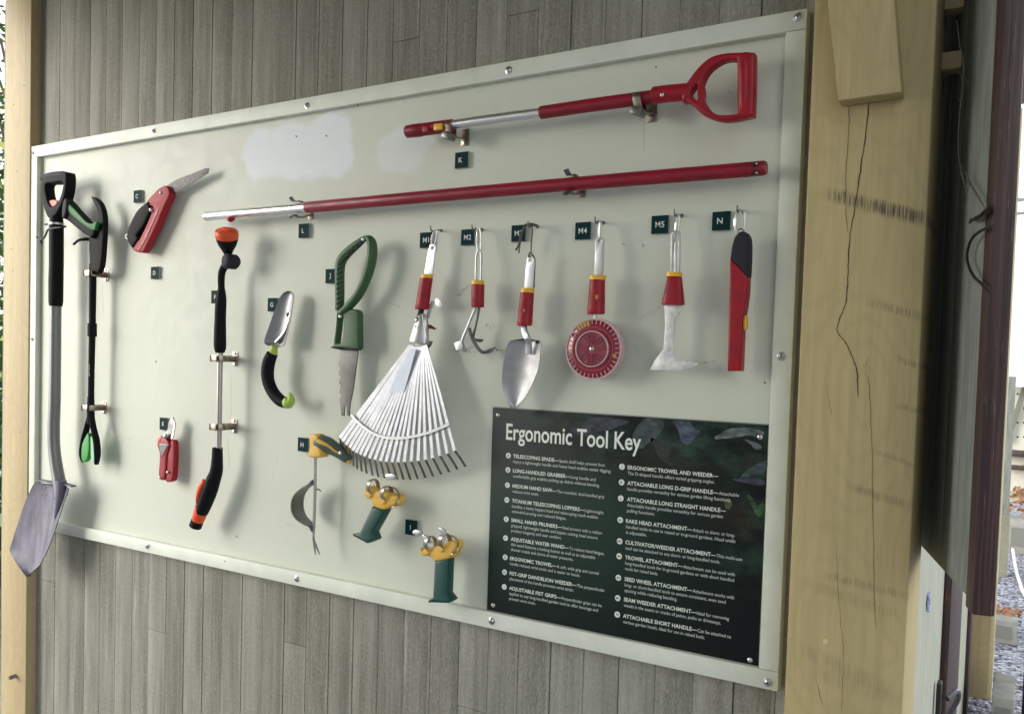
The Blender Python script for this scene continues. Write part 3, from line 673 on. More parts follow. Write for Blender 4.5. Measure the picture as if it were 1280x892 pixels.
ENT = [('A', 635.5, 569, 641.4, 'TELESCOPING SPADE—', 698.8, 'Spade shelf helps prevent foot', 756.3, [('injury; a lightweight handle and heavy head enables easier digging.', 764.4)]),
 ('B', 635, 587, 641.2, 'LONG-HANDLED GRABBER—', 713, 'Long handle and', 745, [('comfortable grip enables picking up debris without bending.', 750)]),
 ('C', 634.3, 606, 640.7, 'MEDIUM HAND SAW—', 695.8, 'The rounded, dual-handled grip', 756, [('reduces wrist strain.', 673.6)]),
 ('D', 633.5, 624.5, 640, 'TITANIUM TELESCOPING LOPPERS—', 731, 'Lightweight', 755, [('handles, a heavy loppers head and telescoping reach enables', 748), ('extended pruning and reduced fatigue.', 708)]),
 ('E', 632.8, 648.5, 639, 'SMALL HAND PRUNERS—', 703, 'Steel pruners with a rubber-', 754, [('gripped, lightweight handle and bypass cutting head ensure', 747.6), ('product longevity and user comfort.', 702)]),
 ('F', 632, 672, 638.7, 'ADJUSTABLE WATER WAND—', 711.5, 'To reduce hand fatigue,', 756, [('this wand features a locking button as well as an adjustable', 744.6), ('shower nozzle and choice of water pressures.', 717)]),
 ('G', 631.5, 696, 637.5, 'ERGONOMIC TROWEL—', 696, 'A soft, wide grip and curved', 749, [('handle reduces wrist strain and is easier on hands.', 725.8)]),
 ('H', 630.7, 714.7, 637, 'FIST-GRIP DANDELION WEEDER—', 721.4, 'The perpendicular', 756.7, [('placement of the handle prevents wrist strain.', 717.7)]),
 ('I', 630.3, 733, 636.5, 'ADJUSTABLE FIST GRIPS—', 702, 'Perpendicular grips can be', 753, [('applied to any long-handled garden tool to offer leverage and', 748.3), ('prevent wrist strain.', 669.8)]),
 ('J', 777.5, 583, 784.6, 'ERGONOMIC TROWEL AND WEEDER—', 898.2, None, 0, [('The D-shaped handle offers varied gripping angles.', 893.6)]),
 ('K', 777, 602.5, 784.2, 'ATTACHABLE LONG D-GRIP HANDLE—', 898.6, 'Attachable', 924.5, [('handle provides versatility for various garden lifting functions.', 914.4)]),
 ('L', 776, 622.5, 783.8, 'ATTACHABLE LONG STRAIGHT HANDLE—', 908, None, 0, [('Attachable handle provides versatility for various garden', 904.3), ('pulling functions.', 818.5)]),
 ('M1', 775.3, 649.5, 782.6, 'RAKE HEAD ATTACHMENT—', 866, 'Attach to short- or long-', 919.4, [('handled tools to use in raised or in-ground gardens. Head width', 920), ('is adjustable.', 808.4)]),
 ('M2', 774.6, 676, 781.8, 'CULTIVATOR/WEEDER ATTACHMENT—', 895.9, 'This multi-use', 928.7, [('tool can be attached to any short- or long-handled tools.', 901)]),
 ('M3', 774, 694.7, 781.5, 'TROWEL ATTACHMENT—', 854, 'Attachment can be used with', 919.7, [('long-handled tools for in-ground gardens or with short handled', 918.7), ('tools for raised beds.', 822.8)]),
 ('M4', 773, 721.6, 780.7, 'SEED WHEEL ATTACHMENT—', 866, 'Attachment works with', 918.7, [('long- or short-handled tools to ensure consistent, even seed', 908), ('spacing while reducing bending.', 847)]),
 ('M5', 772.2, 747, 779.8, 'SEAM WEEDER ATTACHMENT—', 871.4, 'Ideal for removing', 912.3, [('weeds in the seams or cracks of patios, paths or driveways.', 902)]),
 ('N', 771.6, 767.5, 778.8, 'ATTACHABLE SHORT HANDLE—', 872, 'Can be attached to', 914.8, [('various garden heads, ideal for use in raised beds.', 881.8)])]
for key, bx, by, tx, tt, te, d1, d1e, rest in ENT:
    c = P(bx, by, TO - .0003)
    b = MB(); b.lathe((c.x, -SF - .0001, c.z), (0, -1, 0), [(0, .0062), (.0004, .0062)], 24); bu = b.build('bullet', M_TXT, sign)
    b = MB(); text_to(b, key, .0085 if len(key) == 1 else .0062, c.x, c.z, SF + .0009, center=True, bold=.012, res=2); b.build('bullet_letter', M_TXTD, bu, weld=False)
    z0 = c.z - .0038
    b = MB(); line(b, tt, tx, z0, te, by, .0112, bold=.02); b.build('entry_heading', M_TXT, sign, weld=False)
    b = MB()
    if d1: line(b, d1, te + .6, z0, d1e, by, .0096, bold=.008)
    for i, (s_, e_) in enumerate(rest): line(b, s_, tx, z0 - .0113 * (i + 1), e_, by + 6.6 * (i + 1), .0096, bold=.008)
    b.build('entry_text', M_TXT2, sign, weld=False)
for sx, sy in ((622.5, 518.5), (950, 546), (616.5, 756), (937.5, 824.5)):
    b = MB(); dome(b, P(sx, sy, SF), .0052, .003); b.build('screw', M_STEEL, sign)

# ================================================================== letter tags
M_TAG = mat('tag_green', (.005, .030, .032), .6, spec=.08); M_TAGS = mat('tag_side', (.30, .36, .32), .3); M_TAGT = mat('tag_letter', (.75, .78, .74), .5)
TAGS = [('A', 66, 302, 'half hidden behind the spade handle'), ('C', 171.7, 245.4, 'beside the folding saw'), ('D', 193.5, 341, 'with no tool beside it'), ('E', 204.4, 529.5, 'behind the red pruners'),
        ('F', 269.5, 371, 'behind the water wand handle'), ('G', 340.6, 380.7, 'beside the curved handle trowel'), ('H', 378.5, 555.5, 'beside the dandelion weeder head'), ('I', 514, 659, 'above the upright fist grip'),
        ('J', 413.5, 345, 'behind the green trowel handle'), ('K', 576.8, 200, 'below the D grip pole'), ('L', 379.5, 288.3, 'below the long straight pole'), ('M1', 532.5, 300, 'behind the rake link'),
        ('M2', 584.5, 296.5, 'beside the cultivator link'), ('M3', 648, 291.5, 'behind the trowel cord'), ('M4', 728.5, 288.4, 'beside the seed wheel link'), ('M5', 824.8, 280.6, 'beside the seam weeder link'), ('N', 901.5, 276, 'beside the short handle link')]
for k, sx, sy, where in TAGS:
    p = P(sx, sy, .0206); o = thing('letter_tag', f'small dark green square tag reading {k} {where}', 'tag', (p.x, -BF, p.z), 'dark green letter tags on the board'); hs = .0178
    b = MB(); b.box((p.x - hs, -.0198, p.z - hs), (p.x + hs, -.0133, p.z + hs)); b.build('tag_block', M_TAGS, o, bevel=.0004)
    b = MB(); b.box((p.x - hs, -.0206, p.z - hs), (p.x + hs, -.0199, p.z + hs)); b.build('tag_face', M_TAG, o)
    b = MB(); text_to(b, k, .0165 if len(k) == 2 else .0165, p.x - (.0025 if len(k) == 1 else 0), p.z, .0209, center=True, bold=.006, res=3); b.build('tag_letter', M_TAGT, o, weld=False)

# ================================================================== tools
M_RED = mat('tool_red', (.33, .006, .018), .42, var=.28, vscale=22, bump=.15, bscale=300, rvar=.12, spec=.4); M_REDP = mat('pole_red', (.25, .007, .022), .42, var=.35, vscale=16, stretch=(1, 4, 6), bump=.15, bscale=200, rvar=.12, spec=.45)
M_REDF = mat('faded_red', (.36, .022, .032), .5, var=.15, vscale=30, spec=.25); M_YEL = mat('tool_yellow', (.75, .42, .02), .4, coat=.1); M_BLK = mat('tool_black', (.008, .008, .010), .6, var=.2, spec=.12)
M_BLKG = mat('dark_grey_plastic', (.028, .028, .036), .6, spec=.15); M_ORG = mat('tool_orange', (.80, .09, .018), .45, var=.1); M_GRN = mat('tool_green', (.035, .10, .035), .5, var=.15)
M_GRNB = mat('bright_green', (.02, .28, .03), .45); M_LIME = mat('lime_plastic', (.38, .52, .08), .45); M_AMB = mat('amber_plastic', (.76, .46, .085), .45, var=.1, spec=.4); M_TEAL = mat('deep_green_grip', (.004, .06, .048), .42, spec=.5)
M_GGR = mat('grey_green_grip', (.075, .12, .095), .5); M_BLADE = mat('spade_grey', (.125, .12, .165), .58, .1, var=.35, vscale=9, stretch=(5, 1, 1.2), bump=.25, bscale=120, rvar=.1); M_TUBEG = mat('grey_tube', (.20, .20, .21), .4, .5)
M_WORN = mat('worn_blade', (.84, .84, .83), .42, .6, var=.6, bump=.4, bscale=90, vscale=60, grime=(.46, .45, .43), rvar=.15); M_RUSTY = mat('rusty_blade', (.13, .125, .13), .55, .3, var=.6, vscale=90, grime=(.055, .035, .032))
M_ZINC = mat('pale_zinc', (.78, .79, .82), .38, .75, var=.08, vscale=30); M_TINE = mat('white_tine', (.66, .68, .72), .36, .55, var=.2, vscale=30); M_CORD = mat('leather_cord', (.10, .075, .06), .8)
def T(name, label, cat, x, y, off, group=None): return thing(name, label, cat, tuple(P(x, y, off)), group)
def path(pts, off):                     # px points (x, y[, off]) -> world
    return [P(q[0], q[1], q[2] if len(q) > 2 else off) for q in pts]
def rod(b, pts, wpx, off=.06, n=0, seg=14, rb=None, ref=(0, 1, 0), power=1.0):
    """pts (x, y[, off]); wpx = shown width (number or one per point)"""
    if not hasattr(wpx, '__len__'): wpx = [wpx] * len(pts)
    full = [(q[0], q[1], q[2] if len(q) > 2 else off, w_) for q, w_ in zip(pts, wpx)]
    if n: full = cr(full, n)
    rr_ = [rp(q[0], q[1], q[2], q[3]) for q in full]
    kb = [r_ * (rb or 1.0) for r_ in rr_]
    b.sweep([P(*q[:3]) for q in full], rr_, kb, seg=seg, ref=ref, power=power); return b
def mk(name, m, parent, fn, bevel=0, ang=35, label=None):
    b = MB(); fn(b); return b.build(name, m, parent, bevel=bevel, ang=ang, label=label)

# ---- spring clips that hold the long tools (stand on the board, grip a rod at distance off)
def clip(x, y, off, r_, label, horiz=0.0, drop=.018):
    """x, y: where the held rod shows; horiz=1 for a lying pole (clip opens upward)"""
    c = P(x, y, off); o = thing('spring_clip', label, 'clip', (c.x, -BF, c.z), 'spring clips holding the long tools'); by = -BF - .0004
    if not horiz:
        b = MB(); b.box((c.x - .011, by, c.z - .019), (c.x + .011, by - .002, c.z + .019)); 
        b.build('base_plate', M_NICKEL, o, bevel=.0008)
        b = MB()
        for s_ in (-1, 1): b.lathe((c.x, by - .003, c.z + s_ * .015), (0, -1, 0), [(0, .0045), (.0025, .0042), (.003, .002)], 12)
        b.build('screw', M_STEEL, o)
        hh = .0085
        for s_ in (-1, 1):
            pts = [Vector((c.x + s_ * .004, by - .002, c.z)), Vector((c.x + s_ * (r_ * .8 + .002), c.y + r_ * 1.0, c.z)), Vector((c.x + s_ * (r_ + .002), c.y, c.z)), Vector((c.x + s_ * (r_ * .75 + .001), c.y - r_ * .85, c.z)), Vector((c.x + s_ * (r_ + .009), c.y - r_ * 1.3 - .003, c.z))]
            b = MB(); b.sweep(cr([tuple(q) for q in pts], 6), [.001] * 25, [hh] * 25, ref=(0, 0, 1), rect=True); b.build('spring_arm', M_NICKEL, o, bevel=.0004)
        b = MB(); b.sweep([Vector((c.x - r_ - .004, c.y - r_ - .0045, c.z)), Vector((c.x + r_ * .6, c.y - r_ - .0045, c.z))], .0012, .0088, ref=(0, 0, 1), rect=True)
        b.build('strap_band', M_NICKEL, o, bevel=.0006)
        b = MB(); b.box((c.x - .004, c.y + r_ + .001, c.z - .006), (c.x + .004, by - .002, c.z + .006)); b.build('clip_stem', M_NICKEL, o, bevel=.0006)
    else:
        b = MB(); b.box((c.x - .006, by, c.z - .034), (c.x + .016, by - .002, c.z + .004)); b.build('base_plate', M_NICKEL, o, bevel=.0008)
        b = MB(); b.lathe((c.x + .006, by - .003, c.z - .026), (0, -1, 0), [(0, .0045), (.0025, .0042), (.003, .002)], 12); b.build('screw', M_STEEL, o)
        hh = .008
        for s_ in (-1, 1):
            pts = [Vector((c.x + .004, by - .003, c.z - .018)), Vector((c.x + .004, c.y + r_ * .3 + s_ * r_ * .5, c.z - r_ - .013)), Vector((c.x, c.y + s_ * (r_ + .0015), c.z - r_ * .4)), Vector((c.x - .002, c.y + s_ * r_ * .95, c.z + r_ * .55))]
            b = MB(); b.sweep(cr([tuple(q) for q in pts], 6), [.001] * 19, [hh] * 19, ref=(1, 0, 0), rect=True); b.build('spring_arm', M_NICKEL, o, bevel=.0004)
        b = MB(); b.obox((c.x - .002, c.y - r_ * .2, c.z - r_ - .012), (1, 0, -.35), (0, 1, 0), (.35, 0, 1), .012, .013, .008); b.build('spring_block', M_DSTEEL, o, bevel=.003)
    return o

# ---- telescoping spade
SPO = .072
spade = T('telescoping_spade', 'tall grey spade with black D handle hanging at the left edge of the board', 'spade', 68, 300, SPO)
def f(b):
    b.plate([(51, 226), (54, 220), (66, 217), (79, 214.3), (82.5, 217), (82.5, 232), (80, 246), (75, 259), (68, 270), (60, 272.5), (55, 262), (51.5, 248)], SPO + .018, .034, .0055, holes=[[(56.5, 231), (66, 229), (77.5, 227.5), (77, 238), (73, 250), (68, 257), (62, 257), (58, 247)]], n=4)
mk('handle', M_BLK, spade, f)
mk('grip_bar', M_BLKG, spade, lambda b: rod(b, [(54, 223), (67, 220.5), (80, 219)], [9, 11, 10], SPO + .006, 4))
mk('release_button', mat('salmon_plastic', (.70, .22, .18), .5), spade, lambda b: b.plate([(61, 251), (69, 250), (71, 254), (66, 258.5), (62, 256)], SPO + .012, .014, .002, n=3))
slv = mk('grip_sleeve', M_BLK, spade, lambda b: rod(b, [(70.5, 270), (70.5, 285), (70.4, 330), (69.8, 377), (69.6, 382.5)], [15, 17, 17, 17, 15], SPO))
pc = P(69.8, 345, SPO)
def f(b):
    vs, fs = text_mesh('RADIUS', .026, bold=.02, res=4); rr_ = rp(69.8, 345, SPO, 17) + .0006; z0 = P(69.8, 371, SPO).z
    for_ = []
    for v in vs:
        a = R(212) + (v.y - .009) / rr_ * 1.0     # wrapped round the sleeve
        for_.append(Vector((pc.x + math.cos(a) * rr_, pc.y + math.sin(a) * rr_, z0 + v.x * .78)))
    b.add(for_, fs)
def f2(b):
    b2 = MB(); f(b2); b.add([(q.x, q.y, q.z) for q in b2.v], b2.f)
mk('sleeve_lettering', mat('sleeve_white', (.6, .6, .62), .5), spade, f2)
mk('shaft', M_TUBEG, spade, lambda b: rod(b, [(69.5, 378), (69, 440), (68.3, 500), (67.2, 535), (67.8, 560), (71, 585), (75, 607), (76.5, 620)], [13.6, 13.8, 14, 14.2, 14.2, 14.6, 15.5, 16], SPO, 5))
mk('collar_ring', M_GALV, spade, lambda b: rod(b, [(70.6, 279), (70.6, 281.5)], [18.5, 18.5], SPO))
def warpb(p):   # dished blade, tip further out
    t = (P(60, 604, SPO).z - p.z); return Vector((p.x, p.y - .02 + (p.x - P(62, 650, SPO).x) ** 2 * -3.0 + .02 - t * .10, p.z))
bl = [(49.5, 600), (49.5, 600), (66, 603), (81, 605), (81, 605), (91, 608), (91, 608), (86, 626), (80, 652), (73, 682), (65, 703), (65, 703), (51, 717), (51, 717), (37, 701), (26, 685), (26, 685), (30, 663), (37.5, 629), (44, 610)]
def dense(pts, k=4):
    out = []
    for i in range(len(pts)):
        a, c = pts[i], pts[(i + 1) % len(pts)]
        for j in range(k): out.append((a[0] + (c[0] - a[0]) * j / k, a[1] + (c[1] - a[1]) * j / k))
    return out
def grid_blade(b, outline, off, th, fn, nx=18, nz=26):
    """solid curved sheet: outline in px on plane off, fn(u,v)->extra metres out of the wall"""
    pts = [(q.x, q.z) for q in (P(a, c, off) for a, c in outline)]
    zt, zb = max(p[1] for p in pts), min(p[1] for p in pts); rows = []
    for j in range(nz + 1):
        z = zb + (zt - zb) * (j / nz); z = min(max(z, zb + 1e-5), zt - 1e-5); xs = []
        for i in range(len(pts)):
            (ax, az), (bx, bz) = pts[i], pts[(i + 1) % len(pts)]
            if (az - z) * (bz - z) < 0: xs.append(ax + (bx - ax) * (z - az) / (bz - az))
        xs.sort(); rows.append((xs[0], xs[-1], z) if len(xs) > 1 else rows[-1])
    def g3(i, j, back):
        x0, x1, z = rows[j]; u = i / nx; x = x0 + (x1 - x0) * u
        return Vector((x, -(off + fn(u, j / nz)) + (th if back else 0), z))
    v = [g3(i, j, 0) for j in range(nz + 1) for i in range(nx + 1)] + [g3(i, j, 1) for j in range(nz + 1) for i in range(nx + 1)]
    N = (nx + 1) * (nz + 1); w = nx + 1; f_ = []
    for j in range(nz):
        for i in range(nx):
            a = j * w + i; f_.append((a, a + 1, a + 1 + w, a + w)); f_.append((N + a, N + a + w, N + a + 1 + w, N + a + 1))
    for i in range(nx): f_.append((i, N + i, N + i + 1, i + 1)); a = nz * w + i; f_.append((a, a + 1, N + a + 1, N + a))
    for j in range(nz): a = j * w; f_.append((a, a + w, N + a + w, N + a)); a = j * w + nx; f_.append((a, N + a, N + a + w, a + w))
    b.add(v, f_)
blade = mk('blade', M_BLADE, spade, lambda b: grid_blade(b, cr(bl, 3, True), SPO, .003, lambda u, v: .012 * (2 * u - 1) ** 2 + .035 * (1 - v) ** 1.3, 20, 34))
mk('socket', M_BLADE, blade, lambda b: rod(b, [(76.5, 600), (75, 622), (71, 642), (67.5, 655)], [15, 12, 7, 2], SPO + .012, 4, rb=.8))
def f(b):
    a, c = P(49.5, 600, SPO + .01), P(82, 604.5, SPO + .008); b.sweep([a, c], .0025, .010, ref=(0, 1, 0), rect=True)
    a, c = P(80, 604, SPO), P(92, 607.5, SPO + .02); b.sweep([a, c], .0025, .008, ref=(0, 1, 0), rect=True)
mk('foot_shelf', M_BLADE, blade, f, bevel=.001)
for q in ((56, 609), (58, 617), (52, 618)): mk('rivet', M_DSTEEL, blade, lambda b: dome(b, P(q[0], q[1], SPO + .030), .003, .002))
tie = T('twist_tie', 'black twist tie holding the spade handle to the board', 'tie', 60, 290, .06)
mk('wire_loop', M_BLACKC, tie, lambda b: rod(b, [(82, 283, .07), (78, 284, .09), (66, 285.5, .095), (60, 287, .08), (57, 294, .07), (52, 299, .06), (45.5, 296.5, .06)], 2.6, .06, 4, seg=7, ref='pt'))
mk('wire_end', M_BLACKC, tie, lambda b: rod(b, [(52, 299, .06), (51, 302, .058), (53, 304.5, .055)], 2.4, .06, 4, seg=7, ref='pt'))
mk('wire_stub', M_BLACKC, tie, lambda b: rod(b, [(56, 280.5, .07), (66, 279, .088)], 2.6, .06, seg=7, ref='pt'))

# ---- long handled grabber
GO = .058
grab = T('litter_grabber', 'slim black long handled grabber with green trim beside the spade', 'grabber', 116, 342, GO)
mk('arm_brace', M_BLK, grab, lambda b: b.plate([(113, 245.5), (113, 245.5), (119, 248), (125, 255.5), (128.5, 268), (129, 285), (127.5, 312), (125.5, 331), (121.5, 341), (113, 341), (111.5, 322), (110.8, 305), (112, 292), (119.5, 282), (122, 270), (120, 260), (116, 251)], GO + .010, .018, .003, n=4))
mk('handle_grip', M_BLK, grab, lambda b: b.plate([(77, 260), (77, 260), (81, 249), (84.5, 250), (95, 262), (108, 276), (117, 288), (114, 297), (109, 295), (98, 287), (86, 277), (77.5, 271)], GO + .022, .024, .005, n=4))
mk('green_inlay', mat('inlay_green', (.02, .15, .03), .5, spec=.25), grab, lambda b: b.plate([(84.5, 254), (84.5, 254), (95, 264), (106, 276), (113, 279.5), (121, 277), (121, 277), (118, 288), (118, 288), (112, 286), (102, 279), (90, 269), (85, 263)], GO + .0245, .012, .002, n=4))
mk('grip_cap', M_BLKG, grab, lambda b: b.plate([(77.5, 256), (80, 248.5), (83, 249), (82.5, 262), (79.5, 272.5), (77, 270)], GO + .030, .018, .004, n=4))
mk('trigger', M_BLK, grab, lambda b: rod(b, [(113, 299, GO), (106, 299, GO + .01), (98, 300.5, GO + .02), (91.5, 306, GO + .03)], [5, 4.2, 3.2, 2.6], GO, 5, seg=8))
mk('shaft', M_BLK, grab, lambda b: rod(b, [(116.2, 330), (115.4, 410), (114.3, 460), (113.6, 512)], [9, 8, 7.6, 7.4], GO))
mk('shaft_collar', M_BLK, grab, lambda b: rod(b, [(115.4, 404), (115.2, 420.5)], [11, 11], GO))
mk('jaw_hub', M_BLK, grab, lambda b: rod(b, [(113.6, 495), (113.4, 520), (113.2, 530)], [8, 9.5, 8], GO, 3))
for k, pts in enumerate(([(112.3, 520), (108.5, 535), (105, 550), (103, 566), (104.5, 577)], [(114.6, 520), (117, 535), (120.5, 550), (121.8, 568), (120.5, 580)])):
    mk('jaw', M_BLK, grab, lambda b: rod(b, pts, [5, 5.5, 6, 6, 4], GO, 5, rb=1.5))
mk('rubber_pad', M_GRNB, grab, lambda b: b.plate([(110.5, 543), (108, 543), (102.5, 555), (101.3, 570), (103.5, 577), (108.5, 574), (111, 560)], GO + .012, .014, .002, n=4))
mk('rubber_pad', mat('pale_green_pad', (.30, .58, .36), .5), grab, lambda b: b.plate([(113, 545), (116, 550), (117.5, 562), (117.5, 577), (114, 574), (112.7, 560)], GO + .008, .014, .002, n=4))
def f(b):
    vs, fs = text_mesh('Garden', .012, bold=.02); c = P(115.0, 470, GO); rr_ = rp(115, 465, GO, 7.6) + .0006
    b.add([Vector((c.x + math.cos(R(265) + (v.y - .004) / rr_ ) * rr_, c.y + math.sin(R(265) + (v.y - .004) / rr_) * rr_, c.z + v.x)) for v in vs], fs)
mk('shaft_marking', mat('marking_grey', (.35, .36, .37), .5), grab, f)
clip(116.3, 342, GO, .0125, 'upper spring clip gripping the black grabber')
clip(113.6, 509.5, GO, .0118, 'lower spring clip gripping the black grabber')

# ---- C folding hand saw
saw = T('hand_saw', 'curved hand saw with rusty blade and red and black loop handle', 'saw', 190, 263, .03)
Z = lambda pts: zo(5.944, 140, 190, pts)
def f(b):
    b.plate(Z([(405, 252), (405, 252), (480, 205), (600, 158), (690, 122), (720, 122), (720, 122), (714, 142), (714, 142), (640, 195), (560, 245), (520, 268), (430, 318), (430, 318)]), .040, .0022, .0004, n=3)
bld = mk('saw_blade', M_RUSTY, saw, f)
def f(b):
    a, c = P(*Z([(440, 318)])[0], .040), P(*Z([(714, 146)])[0], .040); n_ = 26
    for i in range(n_):
        p = a.lerp(c, i / n_); q = a.lerp(c, (i + 1) / n_); m_ = (p + q) / 2 + Vector((.0015, 0, -.0045))
        b.add([p, q, m_, p + Vector((0, .002, 0)), q + Vector((0, .002, 0)), m_ + Vector((0, .002, 0))], [(0, 2, 1), (3, 4, 5), (0, 3, 5, 2), (1, 2, 5, 4)])
mk('teeth', M_RUSTY, bld, f)
mk('red_frame', M_REDF, saw, lambda b: b.plate(Z([(400, 250), (370, 255), (335, 278), (295, 320), (256, 368), (268, 402), (268, 402), (300, 405), (292, 450), (245, 560), (202, 645), (165, 680), (148, 722), (180, 742), (215, 745), (235, 735), (285, 635), (335, 530), (375, 430), (415, 345), (428, 310), (418, 270)]), .052, .024, .004, n=3))
mk('frame_groove', M_RED, saw, lambda b: b.plate(Z([(330, 430), (345, 430), (300, 540), (245, 660), (205, 725), (190, 725), (250, 600), (300, 500)]), .0532, .004, .001, n=3))
mk('rubber_grip', M_BLK, saw, lambda b: b.plate(Z([(262, 368), (225, 392), (180, 435), (145, 500), (118, 560), (106, 615), (112, 660), (145, 712), (172, 675), (190, 640), (178, 620), (200, 590), (235, 540), (262, 480), (280, 435), (272, 400)]), .056, .030, .006, n=4))
mk('pivot_screw', M_GALV, saw, lambda b: dome(b, P(*Z([(362, 303)])[0], .053), .0045, .003))
mk('lock_button', M_GALV, saw, lambda b: dome(b, P(*Z([(292, 430)])[0], .053), .0068, .006))
mk('hanging_ring', M_STEEL, saw, lambda b: b.sweep(cr([P(x, y, .04) for x, y in Z([(112, 612), (100, 625), (108, 645), (118, 632)])], 4, True), .0008, closed=True, seg=6))

# ---- E small pruners
pr = T('hand_pruners', 'small red handled pruners hanging blades up', 'pruners', 208, 545, .03)
Z = lambda pts: zo(4.457, 180, 480, pts)
mk('cutting_blade', M_DSTEEL, pr, lambda b: b.plate(Z([(152, 183), (165, 195), (172, 225), (165, 270), (155, 305), (125, 310), (112, 285), (130, 250), (135, 215)]), .044, .004, .0012, n=4))
mk('hook_blade', M_GALV, pr, lambda b: b.plate(Z([(166, 196), (172, 225), (168, 265), (160, 305), (148, 300), (158, 262), (163, 225)]), .048, .003, .001, n=4))
mk('red_handle', M_RED, pr, lambda b: b.plate(Z([(95, 288), (80, 310), (74, 345), (84, 380), (84, 430), (80, 490), (82, 522), (95, 535), (112, 530), (118, 500), (122, 440), (124, 400), (138, 352), (136, 322), (118, 300)]), .052, .018, .004, n=4))
mk('red_handle', M_RED, pr, lambda b: b.plate(Z([(150, 312), (165, 322), (168, 400), (164, 480), (160, 525), (150, 542), (126, 545), (118, 530), (124, 480), (126, 430), (124, 400), (140, 355)]), .048, .018, .004, n=4))
mk('spring_plate', M_DSTEEL, pr, lambda b: b.plate(Z([(82, 330), (82, 330), (138, 335), (138, 335), (122, 360), (100, 402), (90, 375)]), .0535, .002, .0005, n=3))
mk('pivot_bolt', M_STEEL, pr, lambda b: dome(b, P(*Z([(118, 288)])[0], .052), .0085, .004))
for q in ((88, 520), (131, 491)): mk('handle_rivet', M_STEEL, pr, lambda b: dome(b, P(*Z([q])[0], .052), .0045, .003))
mk('red_shoulder', mat('orange_red', (.75, .13, .06), .4), pr, lambda b: b.plate(Z([(92, 288), (78, 305), (72, 335), (76, 345), (88, 315), (100, 300)]), .053, .008, .001, n=3))

# ---- F water wand
WO = .066
wand = T('water_wand', 'long black and orange watering wand with grey metal tube', 'water wand', 275, 447, WO)
Z = lambda pts: zo(3.878, 220, 270, pts)
def f(b):
    o = P(285.0, 318, WO); t = P(283.3, 291, WO + .022); d = (t - o)
    L_ = d.length; b.lathe(o, d, [(0, .010), (L_ * .2, .015), (L_ * .45, .0235), (L_ * .66, .0275), (L_ * .8, .0285)], 28)
mk('spray_bell', M_BLK, wand, f)
def f(b):
    o = P(285.0, 318, WO); t = P(283.3, 291, WO + .022); d = (t - o); L_ = d.length
    b.lathe(o, d, [(L_ * .78, .0292), (L_ * .9, .0302), (L_ * 1.05, .0298), (L_ * 1.1, .0275), (L_ * 1.12, .022)], 28)
cap = mk('spray_cap', M_ORG, wand, f)
def f(b):
    o = P(285.0, 318, WO); t = P(283.3, 291, WO + .022); d = (t - o); L_ = d.length; dn = d.normalized(); c = o + dn * L_ * 1.1
    a = Vector((1, 0, .2)); b.obox(c + dn * .003, a - dn * a.dot(dn), dn, a.cross(dn), .012, .005, .006)
mk('cap_tab', M_ORG, cap, f, bevel=.002)
mk('pivot_ball', M_BLKG, wand, lambda b: b.lathe(P(280.5, 326, WO + .02), (-.25, -1, 0), [(-.038, .014), (-.032, .0195), (-.004, .0205), (0, .0165), (.002, .010)], 24))
mk('pivot_disc', M_BLK, wand, lambda b: b.lathe(P(294.5, 326.5, WO - .006), (1, -.1, 0), [(-.012, .013), (0, .0165), (.004, .012)], 20))
mk('neck', M_BLK, wand, lambda b: rod(b, [(286, 330), (281, 333), (277.5, 340), (276.5, 350), (276.8, 364)], [11, 9.5, 9, 8.6, 8.2], WO, 5))
mk('soft_grip', M_BLK, wand, lambda b: rod(b, [(276.8, 361), (276.7, 372), (275.8, 385), (275.3, 400), (275.0, 420), (275.0, 434), (275.0, 441)], [8.5, 11.5, 13, 13.2, 14, 14, 10], WO, 5, rb=1.1))
mk('metal_tube', M_DSTEEL if False else mat('brushed_tube', (.42, .40, .40), .34, .9, var=.2, vscale=30, stretch=(1, 1, .2)), wand, lambda b: rod(b, [(275.2, 438), (274.3, 500), (273.5, 562)], 6.8, WO))
mk('lower_handle', M_BLK, wand, lambda b: rod(b, [(271.9, 559), (271.5, 573), (270.5, 588), (266.5, 600), (262, 614), (256, 630), (252, 640)], [11.5, 12.5, 14.5, 16.5, 17.5, 16.5, 15], WO, 5, rb=1.15))
mk('flow_button', M_ORG, wand, lambda b: rod(b, [(256, 600.5, WO + .012), (251, 610, WO + .014), (247.5, 622, WO + .014), (246.5, 632, WO + .010)], [7, 8, 6, 3], WO, 5))
mk('connector_ring', M_ORG, wand, lambda b: rod(b, [(252.3, 634), (250.5, 641), (247.3, 650)], [17.5, 17.5, 15.5], WO, 3))
mk('hose_end', M_BLK, wand, lambda b: rod(b, [(247.6, 648.5), (244.2, 657.5)], [15.5, 15.8], WO))
clip(274.9, 448, WO, .0105, 'spring clip just below the black grip of the water wand')
clip(274.0, 533.5, WO, .0105, 'spring clip low on the metal tube of the water wand')

